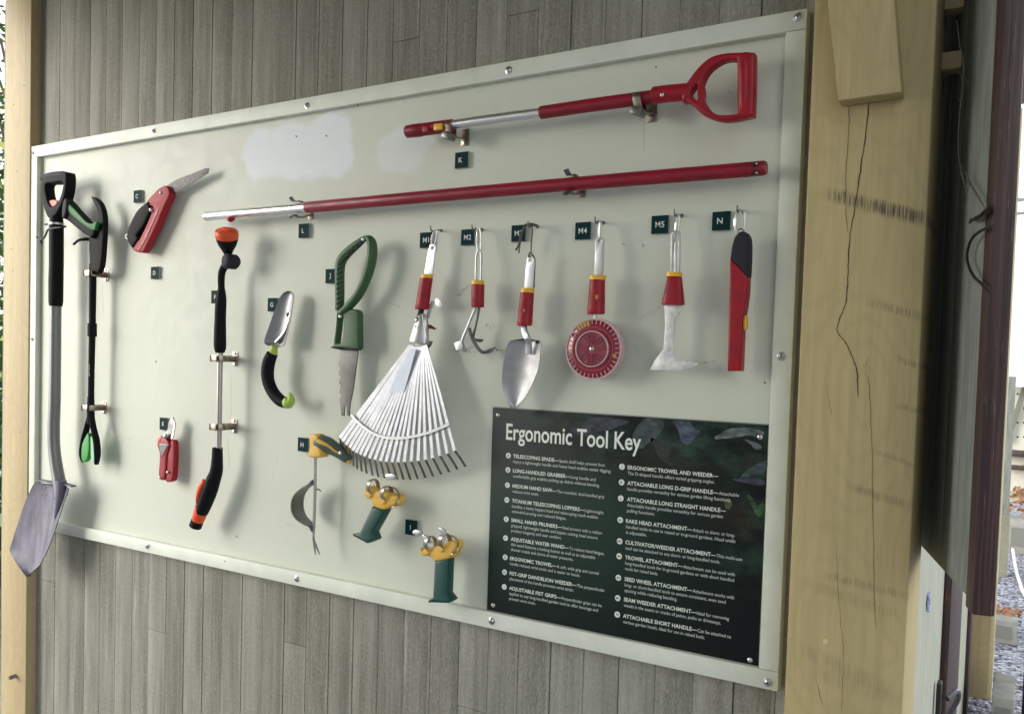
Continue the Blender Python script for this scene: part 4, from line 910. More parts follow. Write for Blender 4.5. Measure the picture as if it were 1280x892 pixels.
# ---- G ergonomic trowel
gt = T('hand_trowel', 'silver trowel hanging blade up with curved black and lime handle', 'trowel', 352, 400, .035)
Z = lambda pts: zo(4.956, 310, 350, pts)
gb = mk('trowel_blade', M_STEEL if False else mat('trowel_steel', (.34, .34, .35), .5, .95, var=.2, vscale=20), gt, lambda b: grid_blade(b, cr(Z([(265, 68), (240, 76), (210, 120), (180, 215), (150, 315), (133, 378), (145, 402), (180, 415), (215, 412), (238, 395), (258, 410), (270, 350), (285, 270), (297, 150), (300, 100), (288, 75)]), 3, True), .040, .002, lambda u, v: .020 * (2 * u - 1) ** 2 * (.45 + .55 * (1 - v)), 16, 26))
mk('blade_rib', M_STEEL, gb, lambda b: rod(b, Z([(262, 200)]) + Z([(250, 260), (232, 310), (205, 350), (172, 385)]), [2, 4.5, 5, 5, 5], .046, 5, rb=.6))
mk('hang_hole', M_DARK, gb, lambda b: b.lathe(P(*Z([(248, 214)])[0], .0425), (0, -1, 0), [(0, .0055), (.0012, .005)], 14))
mk('lime_collar', M_LIME, gt, lambda b: rod(b, Z([(162, 405), (158, 440), (152, 462)]), [9.5, 10.5, 13], .052, 3))
mk('curved_grip', M_BLK, gt, lambda b: rod(b, Z([(149, 458), (130, 505), (121, 560), (124, 615), (140, 665), (168, 712), (205, 748), (240, 762)]), [14.5, 16, 16, 15.6, 15.4, 15.4, 15, 13.5], .062, 4, rb=1.0))
mk('lime_end', M_LIME, gt, lambda b: rod(b, Z([(236, 762), (252, 757), (266, 745), (262, 715), (255, 702)]), [14, 15, 11, 7, 3], .062, 4))

# ---- J green trowel and weeder
jt = T('green_weeder', 'green plastic D handled trowel weeder with short forked grey blade', 'weeder', 432, 400, .035)
Z = lambda pts: zo(3.57, 390, 280, pts)
mk('outer_loop', M_GRN, jt, lambda b: rod(b, Z([(232, 68), (256, 66), (268, 90), (268, 140), (256, 200), (235, 260), (205, 318), (170, 360), (138, 390), (122, 402)]), [6, 9, 10.5, 11, 11, 10.5, 10.5, 10, 9, 7], .058, 4, rb=1.25, power=.8))
mk('ribbed_grip', M_GRN, jt, lambda b: rod(b, Z([(238, 62), (205, 88), (165, 122), (133, 160), (124, 205), (124, 280), (124, 345), (122, 385)]), [7, 10, 12, 13, 12.5, 12, 11.5, 11], .056, 4, rb=1.0))
for k, (x_, y_, a_) in enumerate([(216, 92, 40), (198, 106, 42), (180, 120, 44), (162, 134, 46), (146, 152, 30), (132, 172, 10), (124, 196, 2), (122, 218, 0), (121, 240, 0), (121, 262, 0), (121, 284, 0), (121, 306, 0), (121, 328, 0), (121, 350, 0), (121, 370, 0)]):
    c = P(*Z([(x_, y_)])[0], .068); mk('grip_slot', mat('slot_dark', (.008, .02, .01), .7) if k == 0 else bpy.data.materials['slot_dark'], jt, lambda b: b.obox(c, (math.cos(R(a_)), 0, math.sin(R(a_ + 20))), (0, 1, 0), (-math.sin(R(a_)), 0, math.cos(R(a_))), .0085, .0025, .0016), bevel=.0008)
mk('handle_body', M_GRN, jt, lambda b: b.plate(Z([(108, 375), (108, 375), (190, 380), (205, 400), (205, 400), (206, 556), (206, 556), (140, 552), (90, 552), (90, 552), (98, 510), (105, 440)]), .062, .022, .004, holes=[Z([(118, 412), (132, 405), (138, 425), (132, 520), (118, 532), (104, 525), (112, 470)])], n=3))
mk('blade', mat('weeder_blade', (.17, .165, .16), .5, .6, var=.2, vscale=30), jt, lambda b: b.plate(Z([(124, 556), (206, 560), (196, 640), (183, 740), (170, 800), (165, 855), (157, 855), (153, 812), (146, 812), (142, 856), (130, 855), (124, 785), (129, 760), (122, 750), (127, 720), (120, 710), (125, 680), (119, 670), (124, 640), (118, 630), (123, 600)]), .048, .0035, .0006))
mk('blade_cuff', M_BLK, jt, lambda b: b.plate(Z([(86, 545), (120, 552), (204, 556), (204, 562), (120, 560), (86, 552)]), .060, .016, .001))
for q in ((227, 68), (126, 412)): mk('eyelet', M_GALV, jt, lambda b: dome(b, P(*Z([q])[0], .0685 if q[0] > 200 else .063), .0046, .003))

# ---- H dandelion weeder
dw = T('dandelion_weeder', 'yellow and green fist grip weeder with curved grey foot plate', 'weeder', 385, 555, .04)
Z = lambda pts: zo(5.247, 360, 530, pts)
mk('yellow_head', M_AMB, dw, lambda b: b.plate(Z([(135, 80), (150, 65), (180, 68), (195, 90), (200, 140), (215, 185), (210, 215), (175, 222), (135, 215), (130, 190), (136, 140)]), .082, .034, .006, n=4))
mk('green_grip', M_GGR, dw, lambda b: rod(b, [(z_[0], z_[1], o_) for z_, o_ in zip(Z([(180, 130), (215, 120), (255, 132), (300, 158), (345, 185), (385, 218), (408, 240)]), (.068, .066, .062, .056, .050, .044, .040))], [13, 19.5, 20, 18, 16.5, 14, 9], .06, 4))
mk('yellow_band', M_AMB, dw, lambda b: rod(b, [(z_[0], z_[1], o_) for z_, o_ in zip(Z([(192, 105), (225, 122), (262, 140), (300, 170), (330, 190)]), (.085, .083, .079, .073, .066))], [5, 5, 3.5, 3, 2.5], .07, 4))
mk('yellow_end', M_AMB, dw, lambda b: rod(b, [(z_[0], z_[1], .045) for z_ in Z([(385, 135), (388, 180), (395, 230), (404, 255)])], [4.5, 5.5, 6.5, 6], .045, 4))
mk('grip_rivet', M_STEEL, dw, lambda b: dome(b, P(*Z([(343, 190)])[0], .068), .0055, .003))
mk('shaft', mat('weeder_shaft', (.45, .43, .43), .4, .85, var=.15), dw, lambda b: rod(b, Z([(178, 210), (177, 400), (172, 600), (166, 738)]), [4.2, 4.2, 4.2, 3.6], .060))
def f(b):
    pts = cr([(*q, .062) for q in Z([(167, 365), (150, 392), (110, 420), (78, 455), (62, 500), (62, 560), (85, 610), (125, 645), (158, 668), (162, 705)])], 4)
    wd = [.003 + .019 * math.sin(math.pi * i / (len(pts) - 1)) ** .8 for i in range(len(pts))]
    b.sweep([P(*q) for q in pts], [.0012] * len(pts), wd, rect=True)
mk('foot_plate', M_DSTEEL, dw, f)
mk('side_tang', M_DSTEEL, dw, lambda b: rod(b, Z([(180, 432), (198, 425), (215, 440)]), [2.4, 2, 1.4], .058, 3))
for s_ in (0, 1): mk('fork_prong', M_DSTEEL, dw, lambda b: rod(b, Z([(166, 725), (168 + 4 * s_, 765), (172 + 10 * s_, 790), ((180, 855), (207, 853))[s_]]), [3.6, 3, 3, 1.4], .060, 3, rb=.7))

# ---- I adjustable fist grips
M_STRAP = mat('strap_metal', (.36, .34, .31), .35, .95, var=.3, vscale=50)
def fist(label, s, x0, y0, head, grip, bolts, rings, ex):
    c = P(*zo(s, x0, y0, [head[0]])[0], .05); o = thing('fist_grip', label, 'fist grip', tuple(c), 'strap on fist grips')
    Zz = lambda pts: zo(s, x0, y0, pts)
    mk('strap_head', M_AMB, o, lambda b: b.plate(Zz(head), .072, .036, .007, n=4))
    gp = Zz(grip); mk('grip_body', M_TEAL, o, lambda b: b.plate(gp, .078, .032, .006))
    for q in bolts: mk('strap_bolt', M_STEEL, o, lambda b: dome(b, P(*Zz([q])[0], .073), .0042, .004))
    for bx_, by_ in bolts:
        x_, y_ = Zz([(bx_, by_)])[0]
        path_ = cr([(x_, y_, .0745), (x_ - 2.5, y_ - 7, .081), (x_ - 1, y_ - 14, .081), (x_ + 4, y_ - 18, .070), (x_ + 9, y_ - 15, .052), (x_ + 11, y_ - 4, .040)], 5)
        mk('clamp_strap', M_STRAP, o, lambda b: b.sweep([P(*q) for q in path_], [.0011] * len(path_), [.0062] * len(path_), rect=True, ref=(1, -.25, .1)), bevel=.0004)
        mk('clamp_lug', M_AMB, o, lambda b: b.lathe(P(x_, y_ + .5, .071), (0, -1, 0), [(0, .0085), (.004, .008), (.006, .006)], 16))
    for cx_, cy_, rx_, ry_, of_, w_ in rings:
        def f(b):
            pts = [P(*Zz([(cx_ + rx_ * math.cos(a_ * .2618) , cy_ + ry_ * math.sin(a_ * .2618))])[0], of_ + .020 * math.sin(a_ * .2618 + .6)) for a_ in range(24)]
            b.sweep(pts, [.0011] * 24, [w_] * 24, closed=True, rect=True, ref=(.6, -.5, .35))
        mk('metal_strap', M_STRAP, o, f)
    for q in ex: mk('strap_end', M_GALV, o, lambda b: b.plate(Zz(q), .080, .006, .001, n=3))
    return o
fist('amber and dark green fist grip tilted below the rake tines', 4.956, 430, 590,
     [(122, 100), (135, 90), (158, 100), (175, 112), (215, 112), (250, 128), (290, 138), (325, 150), (328, 180), (312, 210), (275, 222), (240, 236), (205, 228), (175, 205), (165, 175), (140, 165), (122, 140)],
     [(168, 214), (248, 238), (172, 375), (186, 412), (184, 422), (138, 442), (48, 392), (46, 383), (92, 372)], [(160, 132), (246, 175)],
     [(296, 155, 46, 62, .054, .0022)], [[(255, 15), (300, 10), (318, 28), (300, 45), (262, 38)]])
fist('amber and dark green fist grip hanging upright beside the key sign', 4.956, 430, 590,
     [(465, 470), (490, 482), (530, 475), (560, 455), (610, 448), (640, 432), (672, 425), (690, 445), (690, 480), (672, 500), (668, 522), (640, 540), (600, 552), (565, 556), (530, 525), (485, 520), (466, 500)],
     [(556, 550), (640, 540), (632, 755), (662, 792), (660, 800), (640, 812), (516, 808), (515, 800), (545, 775)], [(516, 486), (606, 470)],
     [(660, 450, 48, 58, .054, .0022)], [[(422, 375), (440, 355), (480, 368), (478, 385), (450, 395)], [(585, 350), (600, 342), (625, 362), (630, 390), (612, 395)], [(480, 392), (500, 388), (535, 425), (532, 440), (500, 425)]])

# ---- K pole with D grip
KO = .066
kp = T('d_grip_pole', 'red pole with large D shaped grip at its right end', 'pole handle', 690, 140, KO)
Z = lambda pts: zo(5.12, 720, 50, pts)
mk('coupler', M_REDP, kp, lambda b: rod(b, [(508, 165), (509.5, 164.7), (517, 163.6), (526, 162.6), (527, 162.3), (545, 160), (566, 157)], [12, 15.5, 16.3, 16.5, 15.5, 16, 15.5], KO, 0, seg=20))
mk('coupler_slot', M_RED, kp, lambda b: b.plate([(527, 158.5), (535, 157.5), (536, 164), (528, 165)], KO + .0185, .003, .001))
mk('release_button', M_YEL, kp, lambda b: b.plate([(541.5, 155), (551.5, 153.6), (552, 161.5), (542, 163)], KO + .021, .008, .002))
mk('silver_tube', M_ALU, kp, lambda b: rod(b, [(563, 156.3), (620, 148.3), (680, 140.7)], [11.5, 12.2, 13], KO, 0, seg=24))
mk('red_tube', M_REDP, kp, lambda b: rod(b, [(675.8, 141.2), (676.6, 141.0), (740, 131.5), (820, 120.8)], [13.5, 16, 16.5, 17], KO, 0, seg=24))
soc = mk('socket', M_RED, kp, lambda b: rod(b, [(816, 119.8), (817.5, 119.6), (835, 117.3), (856, 115.3), (862, 115)], [18, 21.5, 21.5, 21, 20], KO, 0, seg=24))
mk('socket_rivet', M_GALV, soc, lambda b: dome(b, P(827.5, 118.5, KO + .0195), .0038, .002))
mk('d_grip', M_RED, kp, lambda b: b.plate(Z([(672, 290), (700, 275), (740, 220), (795, 155), (860, 105), (950, 80), (1060, 75), (1136, 75), (1136, 75), (1141, 100), (1140, 280), (1133, 482), (1133, 482), (1060, 500), (1000, 512), (930, 515), (870, 502), (800, 470), (735, 412), (700, 392), (672, 388)]), KO + .014, .028, .007, holes=[Z([(1025, 125), (1025, 125), (960, 125), (900, 150), (842, 198), (806, 268), (800, 335), (822, 402), (860, 450), (915, 475), (1015, 470), (1030, 440), (1030, 280)]), Z([(770, 282), (736, 320), (730, 345), (765, 384), (780, 340)])], n=3, res=3))
mk('d_crossbar', M_RED, kp, lambda b: rod(b, Z([(1084, 95), (1085, 180), (1085, 280), (1083, 380), (1080, 478)]), [16, 19, 19.5, 19, 16], KO, 3, rb=1.15))
clip(563, 157, KO, .0115, 'spring clip under the left end of the D grip pole', 1)
clip(800, 123, KO, .0145, 'spring clip under the D grip pole near its grip', 1)

# ---- L long straight pole
LO = .060
lp_ = T('straight_pole', 'long straight red pole with silver left end', 'pole handle', 600, 240, LO)
mk('silver_tube', M_ALU, lp_, lambda b: rod(b, [(256.3, 271.3), (257.5, 270.8), (320, 265.3), (386, 259.4)], [9, 11, 11.6, 12.2], LO, 0, seg=24))
mk('red_tube', M_REDP, lp_, lambda b: rod(b, [(383, 259.5), (384.2, 259.4), (520, 247), (680, 233), (800, 223), (935, 212), (955, 210.3), (958, 210)], [12, 14, 15, 16.4, 17.6, 18.6, 18.6, 15.5], LO, 0, seg=24))
mk('lock_knob', M_RED, lp_, lambda b: rod(b, [(283.5, 272.8, LO + .005), (288, 274.2, LO + .012), (293.5, 273.2, LO + .005)], [3, 7, 3], LO, 3))
mk('end_seam', M_DARK, lp_, lambda b: rod(b, [(934.3, 212.1), (935, 212.05)], [18.9, 18.9], LO, 0, seg=24))
for q in ((943.5, 206.0), (943.5, 215.5)): mk('end_hole', M_DARK, lp_, lambda b: b.lathe(P(*q, LO + .0165 - .003), (0, -1, 0), [(0, .0045), (.004, .004)], 12))
for q in ((946, 204.9), (946, 216.2)): mk('spring_pin', M_STEEL, lp_, lambda b: dome(b, P(*q, LO + .0165), .0022, .003))
def fork(x, y, xt, yt, label):
    c = P(x, y, LO); o = thing('spring_clip', label, 'clip', (c.x, -BF, c.z), 'spring clips holding the long tools')
    mk('base_plate', M_NICKEL, o, lambda b: b.box((c.x - .009, -BF - .0004, c.z - .02), (c.x + .009, -BF - .0024, c.z + .02)), bevel=.0008)
    for s_ in (-1, 1):
        pts = [(c.x, -BF - .0025, c.z + s_ * .006), (c.x, -LO + .018, c.z + s_ * .018), (c.x, -LO, c.z + s_ * .0195), (c.x - .001, -LO - .012, c.z + s_ * .016), (c.x - .004, -LO - .022, c.z + s_ * .026)]
        b = MB(); q = cr(pts, 5); b.sweep([Vector(k_) for k_ in q], [.001] * len(q), [.006] * len(q), ref=(1, 0, 0), rect=True); b.build('spring_arm', M_DSTEEL, o, bevel=.0004)
    return o
fork(372, 261, 0, 0, 'small spring clip on the silver end of the straight pole')
fork(715, 230, 0, 0, 'small spring clip at the middle of the straight red pole')

# ---- screw hooks and quick links
def hook(x, y, label, down=.006):
    c = P(x, y, .03); o = thing('screw_hook', label, 'hook', (c.x, -BF, c.z), 'screw hooks holding the small tools'); c = Vector((c.x, -BF, c.z))
    pts = [c, c + Vector((0, -.019, 0)), c + Vector((0, -.027, -.001)), c + Vector((0, -.033, -.006)), c + Vector((0, -.040, -.003)), c + Vector((0, -.042, .006))]
    b = MB(); b.sweep(cr([tuple(q) for q in pts], 5), .0017, ref=(1, 0, 0), seg=10); b.build('hook_wire', M_DSTEEL, o)
    b = MB(); b.lathe(c, (0, -1, 0), [(-.0002, .0042), (.001, .0042), (.0016, .003)], 14); b.build('hook_collar', M_DSTEEL, o)
    return o
def link(x, y, x2, y2, wpx, off, label, yaw=0, m=M_GALV):
    """oval link from top (x,y) to bottom (x2,y2)"""
    a, c = P(x, y, off), P(x2, y2, off); o = thing('quick_link', label, 'link', tuple(a), 'oval quick links'); d = c - a; L_ = d.length; dn = d.normalized()
    s_ = Vector((1, 0, 0)); s_ = (s_ - dn * s_.dot(dn)).normalized(); s_ = Matrix.Rotation(R(yaw), 3, dn) @ s_
    hw = rp(x, y, off, wpx) * .80; pts = []
    for k in range(28):
        t = 2 * math.pi * k / 28; cx_, sx_ = math.cos(t), math.sin(t)
        pts.append((a + c) / 2 + dn * (L_ / 2 * math.copysign(abs(cx_) ** .75, cx_)) + s_ * (hw * math.copysign(abs(sx_) ** .6, sx_)))
    b = MB(); b.sweep(pts, .0017, closed=True, ref=tuple(dn.cross(s_)), seg=10); b.build('link_ring', m, o)
    p0 = (a + c) / 2 - s_ * hw; b = MB(); b.lathe(p0 - dn * L_ * .16, dn, [(0, .0032), (L_ * .32, .0032)], 6); b.build('link_nut', m, o, ang=20)
    return o
TOOLS = {
 'rake': dict(h=(546, 287), l=(545, 286, 540.5, 309, 11), yaw=20), 'cult': dict(h=(597.5, 286), l=(598.5, 285, 599, 314, 9), yaw=15),
 'wheel': dict(h=(750, 277), l=(750, 276, 749.5, 301, 7), yaw=55), 'seam': dict(h=(848.5, 268), l=(848, 268, 846, 297, 9), yaw=40), 'short': dict(h=(926, 263), l=(925.5, 263, 925, 292, 16), yaw=0)}
LK = .046
for nm, what in (('rake', 'rake head'), ('cult', 'three pronged cultivator'), ('wheel', 'round seed wheel'), ('seam', 'seam weeder'), ('short', 'short red handle')):
    d_ = TOOLS[nm]; hook(*d_['h'], f'small screw hook holding the link of the {what}'); link(*d_['l'], LK, f'oval steel quick link carrying the {what}', d_['yaw'])
hook(667, 282, 'small screw hook holding the brown cord of the trowel')

def sleeve(o, top, bot, m=M_RED, of=.052, ridges=True, dots=0):
    """top/bot = (x0,x1,y)"""
    tx, bx = (top[0] + top[1]) / 2, (bot[0] + bot[1]) / 2
    n_ = 8; pts = []; wd = []
    for i in range(n_ + 1):
        t = i / n_; pts.append((tx + (bx - tx) * t, top[2] + (bot[2] - top[2]) * t)); wd.append((top[1] - top[0]) * (1 - t) + (bot[1] - bot[0]) * t)
    wd[0] *= .88; wd[-1] *= .92
    pts.insert(1, (pts[0][0], pts[0][1] + .8)); wd.insert(1, wd[1]); pts.insert(-1, (pts[-1][0], pts[-1][1] - 1)); wd.insert(-1, wd[-2])
    s_ = mk('sleeve', m, o, lambda b: rod(b, pts, wd, of, 0, seg=24, power=.85, rb=.9))
    if ridges:
        for i in range(4):
            t = .55 + i * .11; x_ = tx + (bx - tx) * t; y_ = top[2] + (bot[2] - top[2]) * t; w_ = (top[1] - top[0]) * (1 - t) + (bot[1] - bot[0]) * t
            mk('grip_ridge', m, s_, lambda b: b.obox(P(x_ - w_ * .30, y_, of + .9 * rp(x_, y_, of, w_) * .78), (1, 0, .1), (0, 1, 0), (0, 0, 1), .0042, .003, .0013), bevel=.001)
    return s_
def ringy(o, x0, x1, y, h, of=.052): return mk('yellow_ring', M_YEL, o, lambda b: rod(b, [((x0 + x1) / 2, y), ((x0 + x1) / 2 - .3, y + h)], [x1 - x0, x1 - x0], of, 0, seg=24, power=.85, rb=.9))

# M1 rake head
rk = T('rake_head', 'white metal fan rake head on a red sleeve', 'rake', 540, 309, .05)
mk('tang', M_ZINC, rk, lambda b: b.plate([(537, 306), (541, 304.5), (545, 307), (544.5, 312), (540.5, 343), (530, 342), (534, 318)], .053, .004, .0008, holes=[[(538.5, 309), (541, 307.5), (543, 309), (542, 312), (539, 312)]]))
ringy(rk, 526, 541.5, 343, 4.5); sleeve(rk, (525, 541, 347), (518.6, 535.8, 386.5))
mk('socket_stub', M_BLKG, rk, lambda b: rod(b, [(527.5, 384), (525.5, 392), (523.8, 400)], [6.5, 7, 8], .052))
mk('hub_cone', M_GALV, rk, lambda b: b.lathe(P(529, 392, .056), P(522.5, 433, .060) - P(529, 392, .056), [(0, .006), (.007, .0125), (.02, .0178), (.066, .0262), (.068, .025)], 28, sy=.7))
mk('hub_knob', M_DSTEEL, rk, lambda b: b.lathe(P(520.5, 400, .068), (-.1, -1, .1), [(-.012, .0045), (-.006, .0065), (0, .0062), (.003, .0035)], 16))
mk('hub_seam', M_ALU, rk, lambda b: rod(b, [(528, 393, .074), (530.5, 408, .077), (533.5, 423, .080)], [1.2, 1.4, 1.6], .07, 0, seg=8))
mk('hub_rivet', M_STEEL, rk, lambda b: dome(b, P(519.6, 408, .076), .0026, .002))
mk('hub_mouth', M_DSTEEL, rk, lambda b: b.plate([(516, 431), (537, 426), (535, 432), (530, 437), (516, 436)], .056, .014, .002))
mk('lever', M_ZINC, rk, lambda b: rod(b, [(534, 398, .04), (536, 390, .042), (539, 382, .045), (542, 377, .046)], [5, 6, 6.5, 5], .045, 3, rb=.35))
mk('lever_tab', M_GALV, rk, lambda b: b.plate([(543, 375.5), (547, 372.5), (551.5, 376), (553, 382.5), (548.5, 384), (544, 380)], .047, .002, .0004, n=3))
mk('red_latch', M_REDP, rk, lambda b: b.plate([(533, 405), (537.5, 405.5), (544.5, 410.5), (543, 412), (534, 410)], .052, .004, .001))
BND = [(425, 547), (428.4, 551), (432.7, 555.3), (437, 559), (441, 562.7), (445.3, 565.3), (450, 567.6), (455.2, 570), (461.8, 572.4), (468.5, 574.2), (475.6, 575.9), (482.6, 576.8), (490, 577.3), (497.4, 577.3), (505.4, 577), (514, 576.5), (522.7, 575.7), (531.8, 574.2), (540.7, 572.3), (549.8, 569.6), (559.2, 566.7), (568.4, 563.2)]
TIP = [(427, 564), (430, 569), (433.3, 573.5), (437.3, 577.7), (441.8, 582), (446.4, 585.2), (452, 588.6), (458.2, 591.2), (465.6, 593.7), (472.8, 595.6), (480.5, 597), (488.4, 598.1), (496.7, 598.7), (504.6, 599.1), (512.9, 598.9), (522, 598), (531.8, 596.6), (541.3, 594.9), (551.6, 592.5), (561.5, 589.5), (571.7, 586), (581.8, 582.6)]
rb_ = random.Random(2)
for i, (bq_, tq) in enumerate(zip(BND, TIP)):
    u = i / 21; ox, oy = 512.5 + 20.5 * u + rb_.uniform(-.3, .3), 430.5 + 3 * math.sin(math.pi * u)
    pts = [(ox, oy, .060), ((ox + bq_[0]) / 2 + rb_.uniform(-.5, .5), (oy + bq_[1]) / 2, .068), (bq_[0], bq_[1], .074)]
    def f(b):
        w3 = [P(*q) for q in pts] ; b.sweep(w3, [.0015, .0036, .0043], [.0010] * 3, rect=True)
    tn = mk('tine', M_TINE, rk, f)
    mk('tine_tip', M_DSTEEL, tn, lambda b: b.sweep([P(bq_[0], bq_[1] - .3, .0745), P(bq_[0] + (tq[0] - bq_[0]) * .5, bq_[1] + (tq[1] - bq_[1]) * .45, .056), P(tq[0], tq[1], .040)], [.003, .0029, .0029], [.0008] * 3, rect=True))
AR = cr([(439.5, 518.5), (446, 526), (453.7, 532.5), (462, 538.8), (471, 543.3), (480, 546), (489, 547.2), (500, 547.4), (512, 546.2), (524, 543.7), (536, 540.3), (549, 535.3), (562, 529.5)], 4)
mk('spacer_band', M_GALV, rk, lambda b: b.sweep([P(*q, .0765) for q in AR], [.0032] * len(AR), [.0012] * len(AR), rect=True))
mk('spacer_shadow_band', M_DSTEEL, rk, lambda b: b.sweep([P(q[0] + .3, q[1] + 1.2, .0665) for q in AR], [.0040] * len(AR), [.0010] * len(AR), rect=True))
mk('pale_web', mat('web_blue', (.56, .61, .70), .4, .3, var=.1), rk, lambda b: b.plate([(512.5, 436), (520, 436), (513, 462), (505, 489), (486, 491), (497, 464)], .0690, .0012))
mk('sticker', mat('sticker_grey', (.50, .52, .57), .5, var=.5, vscale=30, stretch=(4, 1, 1)), rk, lambda b: b.plate([(495, 486), (512, 486), (509, 526), (502, 540), (486, 545), (489, 510)], .0665, .0008))
def tex(b): pass

# M2 cultivator
cu_ = T('hand_cultivator', 'small three pronged cultivator on a red sleeve', 'cultivator', 599, 314, .05)
for dx in (-3.2, 3.2): mk('tang_rod', M_GALV, cu_, lambda b: rod(b, [(599 + dx * .6, 314), (598.6 + dx, 320), (598 + dx, 352)], [2.4, 2.6, 2.8], .052, 0, seg=8))
mk('tang_eye', M_GALV, cu_, lambda b: rod(b, [(596.8, 316), (599, 312.5), (601.2, 316)], 2.4, .052, 4, seg=8))
ringy(cu_, 589.5, 605.3, 350.5, 5); sleeve(cu_, (589.3, 605.6, 355.5), (589, 605, 384))
Z = lambda pts: zo(12.74, 555, 380, pts)
mk('prong', M_GALV, cu_, lambda b: rod(b, [(595.5, 383, .052), (591, 393, .056), (584, 410, .060), (578.5, 424, .062), (578.5, 431, .058), (581, 437, .048), (585, 437, .040), (591.5, 433, .034)], [w_ * 1.3 for w_ in [3, 2.8, 2.8, 3, 3, 3.2, 3, 1.4]], .05, 4, seg=8))
mk('hoe_blade', M_ZINC, cu_, lambda b: b.plate(Z([(165, 620), (220, 595), (285, 572), (298, 640), (275, 705), (190, 735)]), .062, .002, .0005))
mk('prong', M_DSTEEL, cu_, lambda b: rod(b, [(599.2, 383, .050), (597, 396, .048), (594, 410, .046), (591.5, 421, .044), (595, 424.5, .040), (600, 425.5, .036), (604, 424.7, .030)], [w_ * 1.3 for w_ in [2.8, 2.4, 2.4, 2.8, 2.4, 3.6, 1.6]], .05, 4, seg=8))
mk('prong', M_DSTEEL, cu_, lambda b: rod(b, [(586.5, 410, .050), (588, 416, .050), (591, 424, .050), (596, 433, .048), (602, 439.5, .044), (608, 440, .040), (614, 437.5, .034), (619.5, 433.8, .028)], [w_ * 1.3 for w_ in [3.4, 3.2, 3.4, 3.6, 3.6, 3, 3.8, 1.4]], .05, 4, seg=8, ))
# M3 trowel
tr = T('trowel_head', 'broad silver pointed trowel head on a red sleeve hung by brown cord', 'trowel', 662, 320, .05)
mk('tang', M_ZINC, tr, lambda b: b.plate([(659, 322), (661, 319), (665, 318.5), (668, 321.5), (668, 330), (665.5, 361), (655, 360.5), (657, 335)], .054, .004, .0008, holes=[[(661, 324), (663, 321.5), (665.5, 322.5), (665, 326), (661.5, 326)]]))
ringy(tr, 651.2, 668.2, 360.3, 5.5); sleeve(tr, (650.2, 667.6, 365.5), (646, 665, 407))
mk('neck', M_GALV, tr, lambda b: b.sweep(cr([tuple(P(654.5, 406, .052)), tuple(P(656, 415, .060)), tuple(P(659, 422, .066)), tuple(P(661, 430, .060)), tuple(P(661, 442, .055))], 5), [.0075] * 21, [.0022] * 21, ref=(0, 1, 0), power=.6, seg=14))
mk('trowel_blade', mat('trowel_bright', (.44, .44, .45), .52, .95, var=.25, vscale=18, rvar=.08), tr, lambda b: grid_blade(b, cr([(640, 427), (645, 423.5), (660, 422.5), (677.5, 424), (679.3, 429), (676, 457), (665.8, 483), (655, 501), (645, 510.5), (640.5, 511), (633, 497), (629.5, 477), (631.5, 456), (636, 436)], 4, True), .050, .002, lambda u, v: .016 * (2 * u - 1) ** 2 * (.5 + .5 * v) - .004, 20, 26))
mk('blade_hole', M_DARK, tr, lambda b: b.lathe(P(671.5, 427.5, .0585), (0, -1, 0), [(0, .004), (.0015, .0036)], 12))
cord = T('leather_cord', 'thin brown leather cord with loose ends holding the silver trowel', 'cord', 660, 282, .045)
for pts, w_ in (([(671, 281.5, .028), (664, 280.5, .045), (657, 282, .050), (651.5, 291, .048), (650, 299, .048), (648, 307, .047), (644.5, 312.5, .047)], 2.4), ([(657, 281, .05), (653.5, 289, .052), (651, 298, .05), (649.5, 308, .05), (648.5, 316.5, .049)], 2.0),
                ([(664.8, 281, .05), (665.3, 290, .05), (664.3, 303, .052), (664, 315, .055), (666, 318.5, .058), (668.6, 325, .052), (668, 345, .050), (667.5, 360, .046)], 1.7), ([(664, 315, .055), (661.5, 318, .058), (661, 322, .052)], 2.2), ([(668, 280.5, .04), (661, 279.8, .052), (656, 281.5, .053)], 3.0)):
    mk('cord_strand', M_CORD, cord, lambda b: rod(b, pts, w_, .05, 4, seg=7, ref='pt'))
M_GOLD = mat('gold_mark', (.55, .28, .06), .5)
for o_, x_, y_, h_ in ((tr, 654.5, 388, .0075),):
    mk('gold_print', M_GOLD, o_, lambda b: [b.obox(P(x_, y_, .0655), (math.cos(R(a_)), 0, math.sin(R(a_))), (0, 1, 0), (-math.sin(R(a_)), 0, math.cos(R(a_))), .0042, .0004, .0007) for a_ in (30, 90, 150)])
# M4 seed wheel
wh = T('seed_wheel', 'round clear and red seed wheel on a red sleeve', 'seed wheel', 749, 300, .05)
mk('tang', M_GALV, wh, lambda b: b.plate([(744.5, 297.5), (748, 296), (753, 297), (754.8, 300), (753.3, 345), (742.8, 344.5), (743.5, 320)], .053, .004, .0008, holes=[[(747, 300), (749.5, 298.5), (751.8, 300), (751, 303.5), (748, 303.5)]]))
ringy(wh, 736.5, 757.8, 344.5, 5.5); sleeve(wh, (737.3, 756.3, 349.8), (733.6, 756, 392.5))
mk('axle_stem', M_GALV, wh, lambda b: rod(b, [(744.5, 390), (743.5, 402)], [4, 4], .05))
wc = P(743.2, 436.2, .05); RW = (P(743.2, 436.2, .05) - P(743.2, 474.5, .05)).length
M_CLEAR = mat('clear_rim', (.58, .38, .39), .25, coat=.3); M_WR = mat('wheel_red', (.26, .012, .035), .3, coat=.4, var=.25, vscale=60)
